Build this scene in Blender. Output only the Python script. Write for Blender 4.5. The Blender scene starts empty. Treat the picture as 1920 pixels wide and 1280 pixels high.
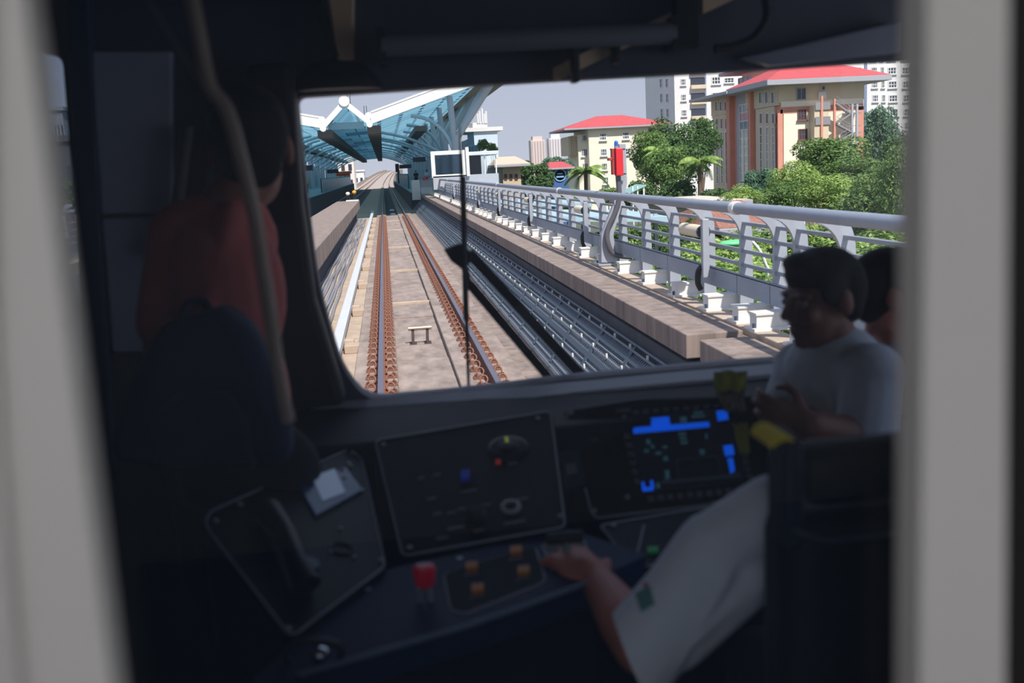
import bpy, bmesh, math, random
from mathutils import Vector as V, Matrix as M, noise
random.seed(7)
SC = bpy.context.scene
COL = SC.collection
PI = math.pi
# ------------------------------------------------------------------ camera
EYE = V((0, 0, 1.5))                       # eye above the cab floor (z = 0); +Y is the way the train runs
FPX = 1866.7
YAW, PIT, ROL = math.radians(6.777), math.radians(9.912), math.radians(3.0)
_f = V((math.sin(YAW)*math.cos(PIT), math.cos(YAW)*math.cos(PIT), -math.sin(PIT)))
_r = V((math.cos(YAW), -math.sin(YAW), 0)); _u = _r.cross(_f)
CR = _r*math.cos(ROL) - _u*math.sin(ROL); CU = _u*math.cos(ROL) + _r*math.sin(ROL)
cam_d = bpy.data.cameras.new('camera'); cam = bpy.data.objects.new('camera', cam_d); COL.objects.link(cam)
cam.matrix_world = M(((CR.x, CU.x, -_f.x, EYE.x), (CR.y, CU.y, -_f.y, EYE.y), (CR.z, CU.z, -_f.z, EYE.z), (0, 0, 0, 1)))
cam_d.lens = 35; cam_d.sensor_width = 36; cam_d.clip_start = .02; cam_d.clip_end = 3000
cam_d.dof.use_dof = True; cam_d.dof.focus_distance = 30; cam_d.dof.aperture_fstop = 3.2
SC.camera = cam
# ------------------------------------------------------------------ sky, sun, exposure
W = bpy.data.worlds.new('sky'); SC.world = W; W.use_nodes = True
nt = W.node_tree; nt.nodes.clear()
_o = nt.nodes.new('ShaderNodeOutputWorld'); _b = nt.nodes.new('ShaderNodeBackground')
_tc = nt.nodes.new('ShaderNodeTexCoord'); _sx = nt.nodes.new('ShaderNodeSeparateXYZ'); _cr = nt.nodes.new('ShaderNodeValToRGB')
nt.links.new(_tc.outputs['Generated'], _sx.inputs[0]); nt.links.new(_sx.outputs['Z'], _cr.inputs[0])
_cr.color_ramp.elements[0].position = 0; _cr.color_ramp.elements[0].color = (.56, .575, .64, 1)
_cr.color_ramp.elements[1].position = .5; _cr.color_ramp.elements[1].color = (.36, .44, .62, 1)
_e = _cr.color_ramp.elements.new(.12); _e.color = (.47, .505, .615, 1)
nt.links.new(_cr.outputs[0], _b.inputs[0]); _b.inputs[1].default_value = 1.0
nt.links.new(_b.outputs[0], _o.inputs[0])
sun_d = bpy.data.lights.new('sun', 'SUN'); sun = bpy.data.objects.new('sun', sun_d); COL.objects.link(sun)
sun_d.energy = 5.2; sun_d.color = (1, .92, .82); sun_d.angle = math.radians(.8)
SUN = V((.19, -.58, .80)).normalized()
sun.rotation_euler = SUN.to_track_quat('Z', 'Y').to_euler(); sun.location = (30, -30, 60)
SC.view_settings.view_transform = 'Standard'; SC.view_settings.look = 'None'
SC.view_settings.exposure = 0.2; SC.view_settings.gamma = 1; SC.view_settings.use_curve_mapping = False
SC.cycles.max_bounces = 8; SC.cycles.transparent_max_bounces = 16; SC.cycles.caustics_reflective = False
SC.cycles.caustics_refractive = False; SC.cycles.sample_clamp_indirect = 4
# ------------------------------------------------------------------ helpers
def ray(px, py): return _f + CR*((px-960)/FPX) - CU*((py-640)/FPX)
def at(px, py, Y=None, X=None, Z=None, D=None):
    d = ray(px, py)
    if Y is not None: t = (Y-EYE.y)/d.y
    elif X is not None: t = (X-EYE.x)/d.x
    elif Z is not None: t = (Z-EYE.z)/d.z
    else: t = D
    return EYE + d*t
class Plane:
    def __init__(s, a, b, c):
        s.o = V(a); s.n = (V(b)-s.o).cross(V(c)-s.o).normalized()
        if s.n.dot(EYE-s.o) < 0: s.n = -s.n
    def at(s, px, py, up=0):
        d = ray(px, py); o = s.o + s.n*up
        return EYE + d*((o-EYE).dot(s.n)/d.dot(s.n))
    def frame(s, px, py, up=0):              # matrix at a pixel: z = normal, x = image right
        p = s.at(px, py, up); x = (s.at(px+10, py)-s.at(px, py)).normalized(); y = s.n.cross(x).normalized()
        return M(((x.x, y.x, s.n.x, p.x), (x.y, y.y, s.n.y, p.y), (x.z, y.z, s.n.z, p.z), (0, 0, 0, 1)))
def lin(c):
    c = c/255; return c/12.92 if c <= .04045 else ((c+.055)/1.055)**2.4
def rgb(r, g, b): return (lin(r), lin(g), lin(b), 1)
MATS = {}
def mat(name, col, rough=.7, metal=0, var=.0, scale=4., bump=0., emit=0, spec=.5, coat=0, stretch=None, col2=None):
    if name in MATS: return MATS[name]
    m = bpy.data.materials.new(name); m.use_nodes = True; t = m.node_tree; b = t.nodes['Principled BSDF']
    b.inputs['Roughness'].default_value = rough; b.inputs['Metallic'].default_value = metal
    b.inputs['Specular IOR Level'].default_value = spec; b.inputs['Coat Weight'].default_value = coat
    c = rgb(*col); b.inputs['Base Color'].default_value = c
    if var > 0 or col2:
        tc = t.nodes.new('ShaderNodeTexCoord'); n = t.nodes.new('ShaderNodeTexNoise'); n.inputs['Scale'].default_value = scale
        n.inputs['Detail'].default_value = 6; n.inputs['Roughness'].default_value = .65
        src = tc.outputs['Object']
        if stretch:
            mp = t.nodes.new('ShaderNodeMapping'); mp.inputs['Scale'].default_value = stretch
            t.links.new(src, mp.inputs[0]); src = mp.outputs[0]
        t.links.new(src, n.inputs['Vector'])
        r = t.nodes.new('ShaderNodeValToRGB'); t.links.new(n.outputs['Fac'], r.inputs[0])
        r.color_ramp.elements[0].position = .3; r.color_ramp.elements[1].position = .7
        if col2: r.color_ramp.elements[0].color = rgb(*col2); r.color_ramp.elements[1].color = c
        else:
            r.color_ramp.elements[0].color = tuple(x*(1-var) for x in c[:3])+(1,)
            r.color_ramp.elements[1].color = tuple(min(1, x*(1+var)) for x in c[:3])+(1,)
        t.links.new(r.outputs[0], b.inputs['Base Color'])
        if bump:
            bp = t.nodes.new('ShaderNodeBump'); bp.inputs['Strength'].default_value = bump; bp.inputs['Distance'].default_value = .02
            t.links.new(n.outputs['Fac'], bp.inputs['Height']); t.links.new(bp.outputs[0], b.inputs['Normal'])
    if emit: b.inputs['Emission Color'].default_value = c; b.inputs['Emission Strength'].default_value = emit
    MATS[name] = m; return m
def glass(name, tint=(1, 1, 1), refl=1.0, ior=1.45, rough=0.0):
    if name in MATS: return MATS[name]
    m = bpy.data.materials.new(name); m.use_nodes = True; t = m.node_tree; t.nodes.clear()
    o = t.nodes.new('ShaderNodeOutputMaterial'); x = t.nodes.new('ShaderNodeMixShader'); tr = t.nodes.new('ShaderNodeBsdfTransparent')
    g = t.nodes.new('ShaderNodeBsdfGlossy'); fr = t.nodes.new('ShaderNodeFresnel'); fr.inputs[0].default_value = ior
    tr.inputs[0].default_value = (*tint, 1); g.inputs[0].default_value = (refl, refl, refl, 1); g.inputs['Roughness'].default_value = rough
    t.links.new(fr.outputs[0], x.inputs[0]); t.links.new(tr.outputs[0], x.inputs[1]); t.links.new(g.outputs[0], x.inputs[2])
    t.links.new(x.outputs[0], o.inputs[0]); MATS[name] = m; return m
class MB:
    def __init__(s): s.v = []; s.f = []; s.mi = []; s.cur = 0
    def add(s, vs, fs):
        n = len(s.v); s.v += [V(p) for p in vs]; s.f += [[i+n for i in f] for f in fs]; s.mi += [s.cur]*len(fs); return s
    def box(s, c, d, rot=None):
        c = V(c); h = V(d)/2; R = rot or M.Identity(3)
        vs = [c + R @ V((x*h.x, y*h.y, z*h.z)) for z in (-1, 1) for y in (-1, 1) for x in (-1, 1)]
        return s.add(vs, [(0, 2, 3, 1), (4, 5, 7, 6), (0, 1, 5, 4), (2, 6, 7, 3), (0, 4, 6, 2), (1, 3, 7, 5)])
    def bb(s, x0, x1, y0, y1, z0, z1): return s.box(((x0+x1)/2, (y0+y1)/2, (z0+z1)/2), (abs(x1-x0), abs(y1-y0), abs(z1-z0)))
    def beam(s, a, b, w, h, up=(0, 0, 1)):
        a, b = V(a), V(b); d = (b-a); L = d.length; d.normalize(); u = V(up)
        if abs(d.dot(u)) > .98: u = V((0, 1, 0))
        x = d.cross(u).normalized(); z = x.cross(d)
        R = M((x, d, z)).transposed()
        return s.box((a+b)/2, (w, L, h), R)
    def tube(s, pts, r, n=8, caps=True, rs=None):
        pts = [V(p) for p in pts]; rings = []; prev = None
        for i, p in enumerate(pts):
            d = (pts[min(i+1, len(pts)-1)]-pts[max(i-1, 0)]).normalized()
            if prev is None:
                a = V((0, 0, 1)) if abs(d.z) < .9 else V((1, 0, 0)); x = d.cross(a).normalized()
            else: x = (prev - d*prev.dot(d)).normalized()
            prev = x; y = d.cross(x); rr = rs[i] if rs else r
            rings.append([p + (x*math.cos(2*PI*k/n) + y*math.sin(2*PI*k/n))*rr for k in range(n)])
        vs = [q for R in rings for q in R]; fs = []
        for i in range(len(pts)-1):
            for k in range(n): fs.append((i*n+k, i*n+(k+1) % n, (i+1)*n+(k+1) % n, (i+1)*n+k))
        if caps: fs += [tuple(range(n))[::-1], tuple(range((len(pts)-1)*n, len(pts)*n))]
        return s.add(vs, fs)
    def cyl(s, a, b, r, n=16, r2=None): return s.tube([a, b], r, n, True, [r, r if r2 is None else r2])
    def prism(s, poly, ext):
        n = len(poly); e = V(ext); vs = [V(p) for p in poly] + [V(p)+e for p in poly]
        return s.add(vs, [tuple(range(n))[::-1], tuple(range(n, 2*n))] + [(i, (i+1) % n, n+(i+1) % n, n+i) for i in range(n)])
    def sphere(s, c, r, u=12, w=8, sc=(1, 1, 1), rot=None):
        c = V(c); R = rot or M.Identity(3); vs = []; fs = []
        for j in range(w+1):
            th = PI*j/w
            for i in range(u):
                ph = 2*PI*i/u; vs.append(c + R @ V((r*sc[0]*math.sin(th)*math.cos(ph), r*sc[1]*math.sin(th)*math.sin(ph), r*sc[2]*math.cos(th))))
        for j in range(w):
            for i in range(u): fs.append((j*u+i, (j+1)*u+i, (j+1)*u+(i+1) % u, j*u+(i+1) % u))
        return s.add(vs, fs)
    def lathe(s, prof, mtx=None, n=24):      # prof: (r, z)
        mtx = mtx or M.Identity(4); vs = []; fs = []
        for r, z in prof:
            for k in range(n): vs.append(mtx @ V((r*math.cos(2*PI*k/n), r*math.sin(2*PI*k/n), z)))
        for j in range(len(prof)-1):
            for k in range(n): fs.append((j*n+k, j*n+(k+1) % n, (j+1)*n+(k+1) % n, (j+1)*n+k))
        fs += [tuple(range(n))[::-1], tuple(range((len(prof)-1)*n, len(prof)*n))]
        return s.add(vs, fs)
    def lbox(s, mtx, x0, x1, y0, y1, z0, z1):
        vs = [mtx @ V((x, y, z)) for z in (z0, z1) for y in (y0, y1) for x in (x0, x1)]
        return s.add(vs, [(0, 2, 3, 1), (4, 5, 7, 6), (0, 1, 5, 4), (2, 6, 7, 3), (0, 4, 6, 2), (1, 3, 7, 5)])
    def grid(s, rows):
        nr, nc = len(rows), len(rows[0]); vs = [p for r in rows for p in r]
        return s.add(vs, [(i*nc+j, i*nc+j+1, (i+1)*nc+j+1, (i+1)*nc+j) for i in range(nr-1) for j in range(nc-1)])
    def mesh(s, name, mats, smooth=0, fix=True):
        me = bpy.data.meshes.new(name); me.from_pydata([tuple(p) for p in s.v], [], s.f)
        for m in (mats if isinstance(mats, (list, tuple)) else [mats]): me.materials.append(m)
        if any(s.mi): me.polygons.foreach_set('material_index', s.mi)
        if fix:
            b = bmesh.new(); b.from_mesh(me); bmesh.ops.recalc_face_normals(b, faces=b.faces); b.to_mesh(me); b.free()
        if smooth: me.shade_smooth(); 
        if smooth and smooth < 180: me.set_sharp_from_angle(angle=math.radians(smooth))
        me.update(); return me
    def build(s, name, mats, parent=None, smooth=0, bevel=0, seg=2, **tags):
        o = link(name, s.mesh(name, mats, smooth), parent)
        if bevel:
            b = o.modifiers.new('bevel', 'BEVEL'); b.width = bevel; b.segments = seg; b.limit_method = 'ANGLE'; b.angle_limit = math.radians(35)
        for k, v in tags.items(): o[k] = v
        return o
PM = {}
def link(name, me, parent=None):
    o = bpy.data.objects.new(name, me); COL.objects.link(o)
    if parent:
        o.parent = parent
        mp = PM.get(parent.name)
        if mp is not None: o.matrix_parent_inverse = mp.inverted()
    return o
def tag(o, label=None, cat=None, group=None, kind=None):
    if label: o['label'] = label
    if cat: o['category'] = cat
    if group: o['group'] = group
    if kind: o['kind'] = kind
    return o
def thing(name, loc, label, cat, group=None):
    o = bpy.data.objects.new(name, None); COL.objects.link(o); o.location = loc; o.empty_display_size = .1
    PM[o.name] = M.Translation(V(loc)); return tag(o, label, cat, group)
def struct(o): o['kind'] = 'structure'; return o
KIDS = {}
def kids(o): return [c for c in o.children]
def copy_tree(o, loc=None, rot=None, scale=None, label=None, parent=None):
    c = o.copy(); COL.objects.link(c)
    if parent: c.parent = parent; c.matrix_parent_inverse = o.matrix_parent_inverse.copy()
    if loc is not None: c.location = loc
    if rot is not None: c.rotation_euler = rot
    if scale is not None: c.scale = scale if hasattr(scale, '__len__') else (scale,)*3
    if label: c['label'] = label
    for k in kids(o): copy_tree(k, parent=c)
    return c
def plate(name, outer, holes, mtx, thick, mats, parent=None, **tags):
    """flat plate with holes: 2D outlines in the local xy of mtx, extruded +-thick/2"""
    cu = bpy.data.curves.new(name, 'CURVE'); cu.dimensions = '2D'; cu.fill_mode = 'BOTH'; cu.extrude = thick/2
    for pts in [outer]+holes:
        sp = cu.splines.new('POLY'); sp.points.add(len(pts)-1); sp.use_cyclic_u = True
        for p, q in zip(sp.points, pts): p.co = (q[0], q[1], 0, 1)
    t = bpy.data.objects.new('tmp', cu); COL.objects.link(t)
    dg = bpy.context.evaluated_depsgraph_get(); me = bpy.data.meshes.new_from_object(t.evaluated_get(dg)); me.name = name
    bpy.data.objects.remove(t); bpy.data.curves.remove(cu)
    me.transform(mtx); me.materials.clear(); me.materials.append(mats)
    o = link(name, me, parent)
    for k, v in tags.items(): o[k] = v
    return o
def rounded(pts, r, n=5):
    """round the corners of a 2D polygon"""
    out = []; N = len(pts)
    for i in range(N):
        p0, p, p1 = V(pts[i-1]).to_2d(), V(pts[i]).to_2d(), V(pts[(i+1) % N]).to_2d()
        a = (p0-p); b = (p1-p); rr = min(r if not hasattr(r, '__len__') else r[i], a.length*.45, b.length*.45)
        if rr <= 0: out.append((p.x, p.y)); continue
        s, e = p+a.normalized()*rr, p+b.normalized()*rr
        for k in range(n+1):
            t = k/n; q = s*(1-t)**2 + p*2*t*(1-t) + e*t*t; out.append((q.x, q.y))
    return out
XZ = lambda Y: M(((1, 0, 0, 0), (0, 0, -1, Y), (0, 1, 0, 0), (0, 0, 0, 1)))       # local xy -> world xz at depth Y
def bez(p0, p1, p2, n=10): return [V(p0)*(1-t)**2 + V(p1)*2*t*(1-t) + V(p2)*t*t for t in [i/n for i in range(n+1)]]
def spline(pts, n=6):
    pts = [V(p) for p in pts]; out = []
    for i in range(len(pts)-1):
        a, b, c, d = pts[max(i-1, 0)], pts[i], pts[i+1], pts[min(i+2, len(pts)-1)]
        for k in range(n):
            t = k/n; out.append(.5*((2*b)+(c-a)*t+(2*a-5*b+4*c-d)*t*t+(3*b-a-3*c+d)*t**3))
    return out+[pts[-1]]
# ------------------------------------------------------------------ materials outdoors
mt_conc = mat('worn_concrete', (152, 136, 126), .9, var=.38, scale=2.6, bump=.2, stretch=(1.6, .7, 1))
mt_conc2 = mat('pale_concrete', (188, 168, 148), .9, var=.18, scale=3, bump=.1)
mt_conc3 = mat('walkway_concrete', (142, 126, 116), .9, var=.42, scale=3.2, bump=.25, stretch=(1.4, 1.6, .12))
mt_stain = mat('stained_concrete_edge', (128, 118, 108), .9, var=.45, scale=7, bump=.2, stretch=(1, 1.5, .15))
mt_dark = mat('dark_deck', (70, 74, 80), .95, var=.3, scale=3)
mt_rust = mat('rusty_steel', (128, 86, 70), .85, var=.3, scale=14, bump=.2)
mt_rust2 = mat('clip_rust', (148, 100, 78), .8, var=.3, scale=20)
mt_shine = mat('worn_rail_head', (150, 140, 150), .35, metal=.8)
mt_gal = mat('galvanised_steel', (172, 176, 184), .5, metal=.15, var=.08, scale=6)
mt_galm = mat('grey_painted_steel', (150, 158, 170), .5, metal=.1, var=.06, scale=5)
mt_toe = mat('toe_board_steel', (150, 160, 174), .5, metal=.1, var=.06, scale=3)
mt_white = mat('white_paint', (235, 232, 226), .5, var=.04, scale=4)
mt_pipew = mat('white_cover', (214, 216, 220), .45, var=.05, scale=5)
mt_cable = mat('grey_cable', (140, 140, 146), .7, var=.2, scale=20)
mt_black = mat('black_rubber', (28, 28, 32), .6)
mt_red = mat('red_paint', (226, 44, 50), .4)
mt_blue = mat('blue_beacon', (30, 100, 190), .2, coat=.5)
mt_cream = mat('cream_plastic', (240, 224, 196), .5)
ZR, ZW = -1.13, -.16                        # rail top, walkway top
XL, XR = -.225, 1.245                       # rail centres
ZP, ZM, ZD = ZR-.19, ZR-.29, ZR-.33         # plinth, middle slab, deck
Y0, YS, YE = 4.0, 66.0, 214.0               # near end of what is built, station front, station far end
# ------------------------------------------------------------------ viaduct deck and slabs (setting)
m = MB(); m.bb(-12.5, 3.3, Y0, YE, ZD-1.6, ZD-.06); struct(m.build('trim_1', mt_dark))                       # viaduct girder
m = MB(); m.bb(-.62, .0, Y0, YE, ZD-.06, ZP); o = struct(m.build('trim_2', mt_conc, bevel=.015))             # left rail plinth
m = MB(); m.bb(.83, 1.72, Y0, YE, ZD-.06, ZP); o = struct(m.build('trim_3', mt_conc, bevel=.015))
m = MB(); m.bb(1.72, 2.16, Y0, YE, ZD-.06, ZP-.05); struct(m.build('trim_4', mt_conc3))
m = MB(); m.bb(-2.4, -.62, Y0, YE, ZD-.06, ZD); struct(m.build('trim_5', mt_conc2))
yy = 6.0; k = 0; m = MB(); m2 = MB()
for i in range(14):                         # middle slab panels, alternately a little higher, with a raised lip
    L = 4.75; m.bb(.0, .83, yy+.012, yy+L-.012, ZD-.06, ZM+(.02 if i % 2 else 0)); yy += L
struct(m.build('trim_6', mt_conc, bevel=.01))
for i, y in enumerate((22.2, 29.8, 39.5, 52, 62)): m2.bb(-.0, .83, y, y+.16, ZM, ZM+.075)
struct(m2.build('trim_7', mt_conc2, bevel=.01))
# ------------------------------------------------------------------ walkways (setting)
ya = -2.0
for i, (a, b) in enumerate(((Y0, 8.95), (9.12, 24.0), (24.03, 41.0), (41.03, 60.0), (60.03, 78.0))):
    m = MB(); m.bb(2.76 if i else 2.84, 3.33, a, b, ZW-.24, ZW+(0.0 if i else -.03)); o = struct(m.build('trim_%d' % (8+i), [mt_conc3], bevel=.012))
m = MB(); m.bb(3.33, 3.40, Y0, 78, ZW-.3, ZW-.07); struct(m.build('trim_13', mt_stain))
m = MB(); m.bb(3.40, 3.66, Y0, 78, ZW-.24, ZW-.01); struct(m.build('trim_14', mt_conc2, bevel=.01))
m = MB(); m.bb(2.80, 3.33, Y0, 78, ZD-.06, ZW-.30); struct(m.build('trim_15', mt_dark))
m = MB(); m.bb(-3.2, -1.69, Y0, 68.2, ZW-.54, ZW); struct(m.build('trim_16', mt_conc3, bevel=.02))
m = MB(); m.bb(-3.1, -1.95, Y0, 68.0, ZD-.06, ZW-.5); struct(m.build('trim_17', mt_dark))
m = MB()
for i in range(40): m.bb(-1.70, -1.683, 9+i*1.5, 9.02+i*1.5, ZW-.5, ZW-.02)
struct(m.build('trim_18', mt_stain))
# ------------------------------------------------------------------ running rails
def far(y):                                  # the line beyond the station: rises and swings
    if y <= YE: return 0., 0.
    t = y-YE; return 9*min(1, t/380)**2, 4.4*(1-math.cos(min(t/420, 1)*PI))/2
def rail(xc, name, label, y0, y1):
    prof = [(-.07, -.17), (.07, -.17), (.07, -.155), (.012, -.13), (.012, -.045), (.035, -.03), (.037, -.004), (.03, 0), (-.03, 0), (-.037, -.004), (-.035, -.03), (-.012, -.045), (-.012, -.13), (-.07, -.155)]
    ys = [y0, 20, 40, YS, 120, YE]+[YE+20*i for i in range(1, 20)]; ys = [y for y in ys if y <= y1]
    m = MB(); n = len(prof); vs = []; fs = []
    for y in ys:
        dx, dz = far(y); vs += [V((xc+dx+a, y, ZR+dz+b)) for a, b in prof]
    for i in range(len(ys)-1):
        for k in range(n): fs.append((i*n+k, i*n+(k+1) % n, (i+1)*n+(k+1) % n, (i+1)*n+k)); 
    m.add(vs, fs); m.mi = [1 if (i % n) in (6, 7, 8) else 0 for i in range(len(fs))]
    o = m.build(name, [mt_rust, mt_shine]); tag(o, label, 'rail'); return o
rail(XL, 'running_rail', 'left rusty running rail of the near track, straight below the windscreen corner', Y0, 594)
rail(XR, 'running_rail', 'right rusty running rail of the near track, the one crossed by the wiper', Y0, 594)
rail(XL-4.7, 'running_rail', 'left running rail of the far track beyond the middle walkway', 40, 594)
rail(XR-4.7, 'running_rail', 'right running rail of the far track beyond the middle walkway', 40, 594)
# ------------------------------------------------------------------ rail fasteners: a baseplate and a coiled clip on either side
def clip_mesh(s):
    m = MB(); c = V((s*.125, 0, -.115)); pts = []
    for k in range(11):
        a = -.6+k/10*5.2; pts.append(c+V((s*.05*math.cos(a), -.01+.045*math.sin(a)*.6, .05*math.sin(a)+.02+.0*k)))
    pts.append(V((s*.06, .03, -.14))); m.tube(pts, .013, 6); return m.mesh('clip', mt_rust2, 60)
mb = MB(); mb.box((0, 0, -.178), (.44, .17, .022)); mb.box((.15, 0, -.16), (.05, .12, .03)); mb.box((-.15, 0, -.16), (.05, .12, .03))
for s in (-1, 1): mb.cyl((s*.19, .0, -.17), (s*.19, .0, -.13), .018, 6)
ME_plate = mb.mesh('base_plate', mt_rust); ME_cl = clip_mesh(-1), clip_mesh(1)
def fastener(x, side):
    t = thing('rail_fastener', (x, 9.6, ZR), 'rusty coiled clip fastener bolted under the %s running rail of the near track' % side, 'rail fastener', 'fasteners of the %s rail' % side)
    for nme, me in (('base_plate', ME_plate), ('clip', ME_cl[0]), ('clip', ME_cl[1])):
        o = link(nme, me, t); o.matrix_parent_inverse = M.Identity(4)
    for i in range(1, 107): copy_tree(t, (x, 9.6+i*.53, ZR))
fastener(XL, 'left'); fastener(XR, 'right')
# ------------------------------------------------------------------ third rail under its white cover, on concrete blocks
m = MB(); m.box((-.94, 42, ZR-.02), (.17, 66, .03)); m.box((-.865, 42, ZR-.075), (.02, 66, .13)); m.box((-1.02, 42, ZR-.06), (.02, 66, .10))
t = thing('third_rail', (-.94, 9, ZR-.2), 'long third rail under a white cover left of the track', 'third rail')
m.build('cover', mt_pipew, t, bevel=.012); m = MB(); m.bb(-.97, -.91, 9, 75, ZR-.16, ZR-.07); m.build('conductor', mt_galm, t)
ys = [10.4, 13.6, 16.9, 21.4, 26.6, 31.6, 36.6, 41.6, 46.6, 51.6, 56.6, 61.6]
def block():
    t = thing('third_rail_block', (-.76, 16.9, ZD), 'stepped concrete block carrying the third rail', 'block', 'concrete blocks beside the third rail')
    m = MB(); m.bb(-.86, -.60, 16.75, 17.05, ZD, ZP+.0); m.build('pedestal', mt_conc2, t, bevel=.012)
    m = MB(); m.bb(-.88, -.70, 17.05, 17.25, ZD, ZP+.05); m.build('step', mt_conc2, t, bevel=.01)
    m = MB(); m.cyl((-.97, 17.1, ZD), (-.97, 17.1, ZR-.16), .05, 10); m.build('insulator', mt_pipew, t)
    return t
b0 = block()
for i, y in enumerate(ys):
    if y != 16.9: copy_tree(b0, (-.76, y, ZD))
for i in range(9):                            # cables on the deck beneath the middle walkway
    x = -1.32-.085*i; pts = [(x+.02*math.sin(y*.35+i*2)+.012*math.sin(y*1.3+i), y, ZD+.035+.015*math.sin(y*.8+i)) for y in [8+.9*k for k in range(68)]]
    m = MB(); m.tube(pts, .038-.004*(i % 3), 6); o = m.build('cable', mt_cable, smooth=60)
    tag(o, 'grey cable lying in the trough between third rail and middle walkway', 'cable', 'cables in the left trough')
# low wooden marker in the four-foot
t = thing('marker_board', (.43, 16.9, ZM), 'low cream marker plank on two brackets between the rails', 'marker board')
p = at(786, 603, Y=17.1); m = MB(); m.box((p.x, 17.05, ZM+.265), (.40, .12, .028), M.Rotation(-.5, 3, 'X')); m.build('plank', mt_cream, t, bevel=.004)
for s in (-1, 1):
    x = p.x+s*.125; m = MB()
    m.prism([(x-.028, 16.98, ZM), (x-.028, 17.22, ZM), (x-.018, 17.13, ZM+.25), (x-.018, 17.03, ZM+.25)], (.045, 0, 0)); m.box((x, 17.1, ZM+.006), (.12, .26, .012)); m.build('bracket', mat('dark_bracket', (74, 58, 56), .8, var=.3, scale=20), t)
# ------------------------------------------------------------------ cable rack between track and right walkway
def RK(u, y): return V((2.14+.60*u, y, -1.27+.63*u))     # u 0..1 up the slope
t = thing('cable_rack', (2.14, 9, -1.27), 'long sloping mesh cable rack between the track and the right walkway', 'cable rack')
mt_mesh = mat('rack_wire', (134, 146, 158), .45, metal=.3); mt_steelsh = mat('rack_frame', (66, 78, 90), .6, metal=.2); mt_back = mat('rack_back', (128, 132, 136), .9, var=.2, scale=4)  # dark steel, also used for the bars drawn as a shadow lattice
m = MB(); m.grid([[RK(0, 6)-V((0, 0, .10)), RK(1, 6)-V((0, 0, .10))], [RK(0, 78)-V((0, 0, .10)), RK(1, 78)-V((0, 0, .10))]]); m.build('backing', mt_back, t)
m = MB()
for i in range(520):
    y = 8+i*.075 if i < 400 else 38+(i-400)*.3; m.beam(RK(.02, y), RK(.98, y), .012, .012)
o = m.build('transverse_wire', mt_mesh, t); o['kind'] = 'stuff'
for u in (.02, .36, .68, .98):
    for d in (-.03, .03):
        m = MB(); m.beam(RK(u, 6)+V((d, 0, .03+d*.8)), RK(u, 78)+V((d, 0, .03+d*.8)), .016, .022); m.build('wire_rail', mt_mesh, t)
for i in range(44):
    y = 9+i*1.55; m = MB(); m.beam(RK(0, y)+V((-.01, .0, .022)), RK(1, y+.5)+V((-.01, 0, .022)), .10, .014, (-.7, 0, .7)); m.build('frame_strut', mt_steelsh, t)  # dark bars stand in for the lattice of shadow on the mesh
for u in (.2, .52, .84):
    m = MB(); m.beam(RK(u, 6)+V((-.01, 0, .018)), RK(u, 78)+V((-.01, 0, .018)), .07, .012, (-.7, 0, .7)); m.build('frame_rail', mt_steelsh, t)  # lengthwise bars of the same shadow lattice, built as solid strips
for i in range(30):
    for u in (.36, .68, .98):
        m = MB(); m.box(RK(u, 9.4+i*.78+u)+V((-.02, 0, .03)), (.02, .03, .06)); m.build('cable_tie', mt_white, t)
# ------------------------------------------------------------------ railing on the right walkway
XP = 3.80
t = thing('railing', (XP, 9, ZW), 'grey steel railing with curved posts and a round handrail along the right walkway', 'railing')
RYS = [5.03, 6.53, 8.03, 9.0, 9.5, 10.45, 11.70, 13.17]+[14.64+1.5*i for i in range(43)]
post = []
for a, b in (((3.70, 0), (3.74, .72)), ): pass
inner = [(3.775, -.05), (3.79, .78)] + [(q.x, q.y) for q in bez((3.79, .80, 0), (3.76, 1.04, 0), (3.51, 1.085, 0), 8)]
outer = [(3.52, 1.17), ] + [(q.x, q.y) for q in bez((3.66, 1.18, 0), (3.93, 1.12, 0), (3.92, .78, 0), 8)] + [(3.93, -.05)]
ppoly = inner+outer
m = MB(); m.prism([(x, -.028, z) for x, z in ppoly], (0, .05, 0)); ME_post = m.mesh('post', mt_gal)
m = MB(); m.bb(3.45, 3.92, .18, .36, .0, .15); m.bb(3.44, 3.93, .165, .375, .14, .16); m.bb(3.41, 3.86, .13, .41, -.01, .015); ME_brk = m.mesh('bracket', mt_white)
m = MB(); m.cyl((3.43, .21, 0), (3.43, .21, .06), .014, 6); m.cyl((3.8, .15, 0), (3.8, .15, .06), .014, 6); ME_bolt = m.mesh('bolt', mt_steelsh)
for i, y in enumerate(RYS):
    dz = -.02
    o = link('post', ME_post, t); o.matrix_parent_inverse = M.Identity(4); o.location = (-XP, y-9, 0)
    o = link('bracket', ME_brk, t); o.matrix_parent_inverse = M.Identity(4); o.location = (-XP, y-9-.1, 0)
    if y < 30:
        c = link('bolt', ME_bolt, o); c.matrix_parent_inverse = M.Identity(4)
m = MB(); m.tube([(3.50, 4, ZW+1.14), (3.50, 79, ZW+1.14)], .058, 14); m.build('handrail', mt_galm, t, smooth=60)
for y in (9.75, 20, 31, 43, 55, 67):
    m = MB(); m.cyl((3.50, y-.06, ZW+1.14), (3.50, y+.06, ZW+1.14), .068, 14); m.build('handrail_sleeve', mt_white, t, smooth=60)
for z in (.935, .785, .635, .485):
    m = MB(); m.box((3.83, 41.5, ZW+z), (.045, 75, .035)); m.build('rail_bar', mt_galm, t)
for i in range(len(RYS)-1):
    m = MB(); m.bb(3.75, 3.77, RYS[i]+.01, RYS[i+1]-.01, ZW+.17, ZW+.38); m.bb(3.75, 3.80, RYS[i]+.01, RYS[i+1]-.01, ZW+.37, ZW+.385); m.build('toe_board', mt_toe, t)
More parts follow.
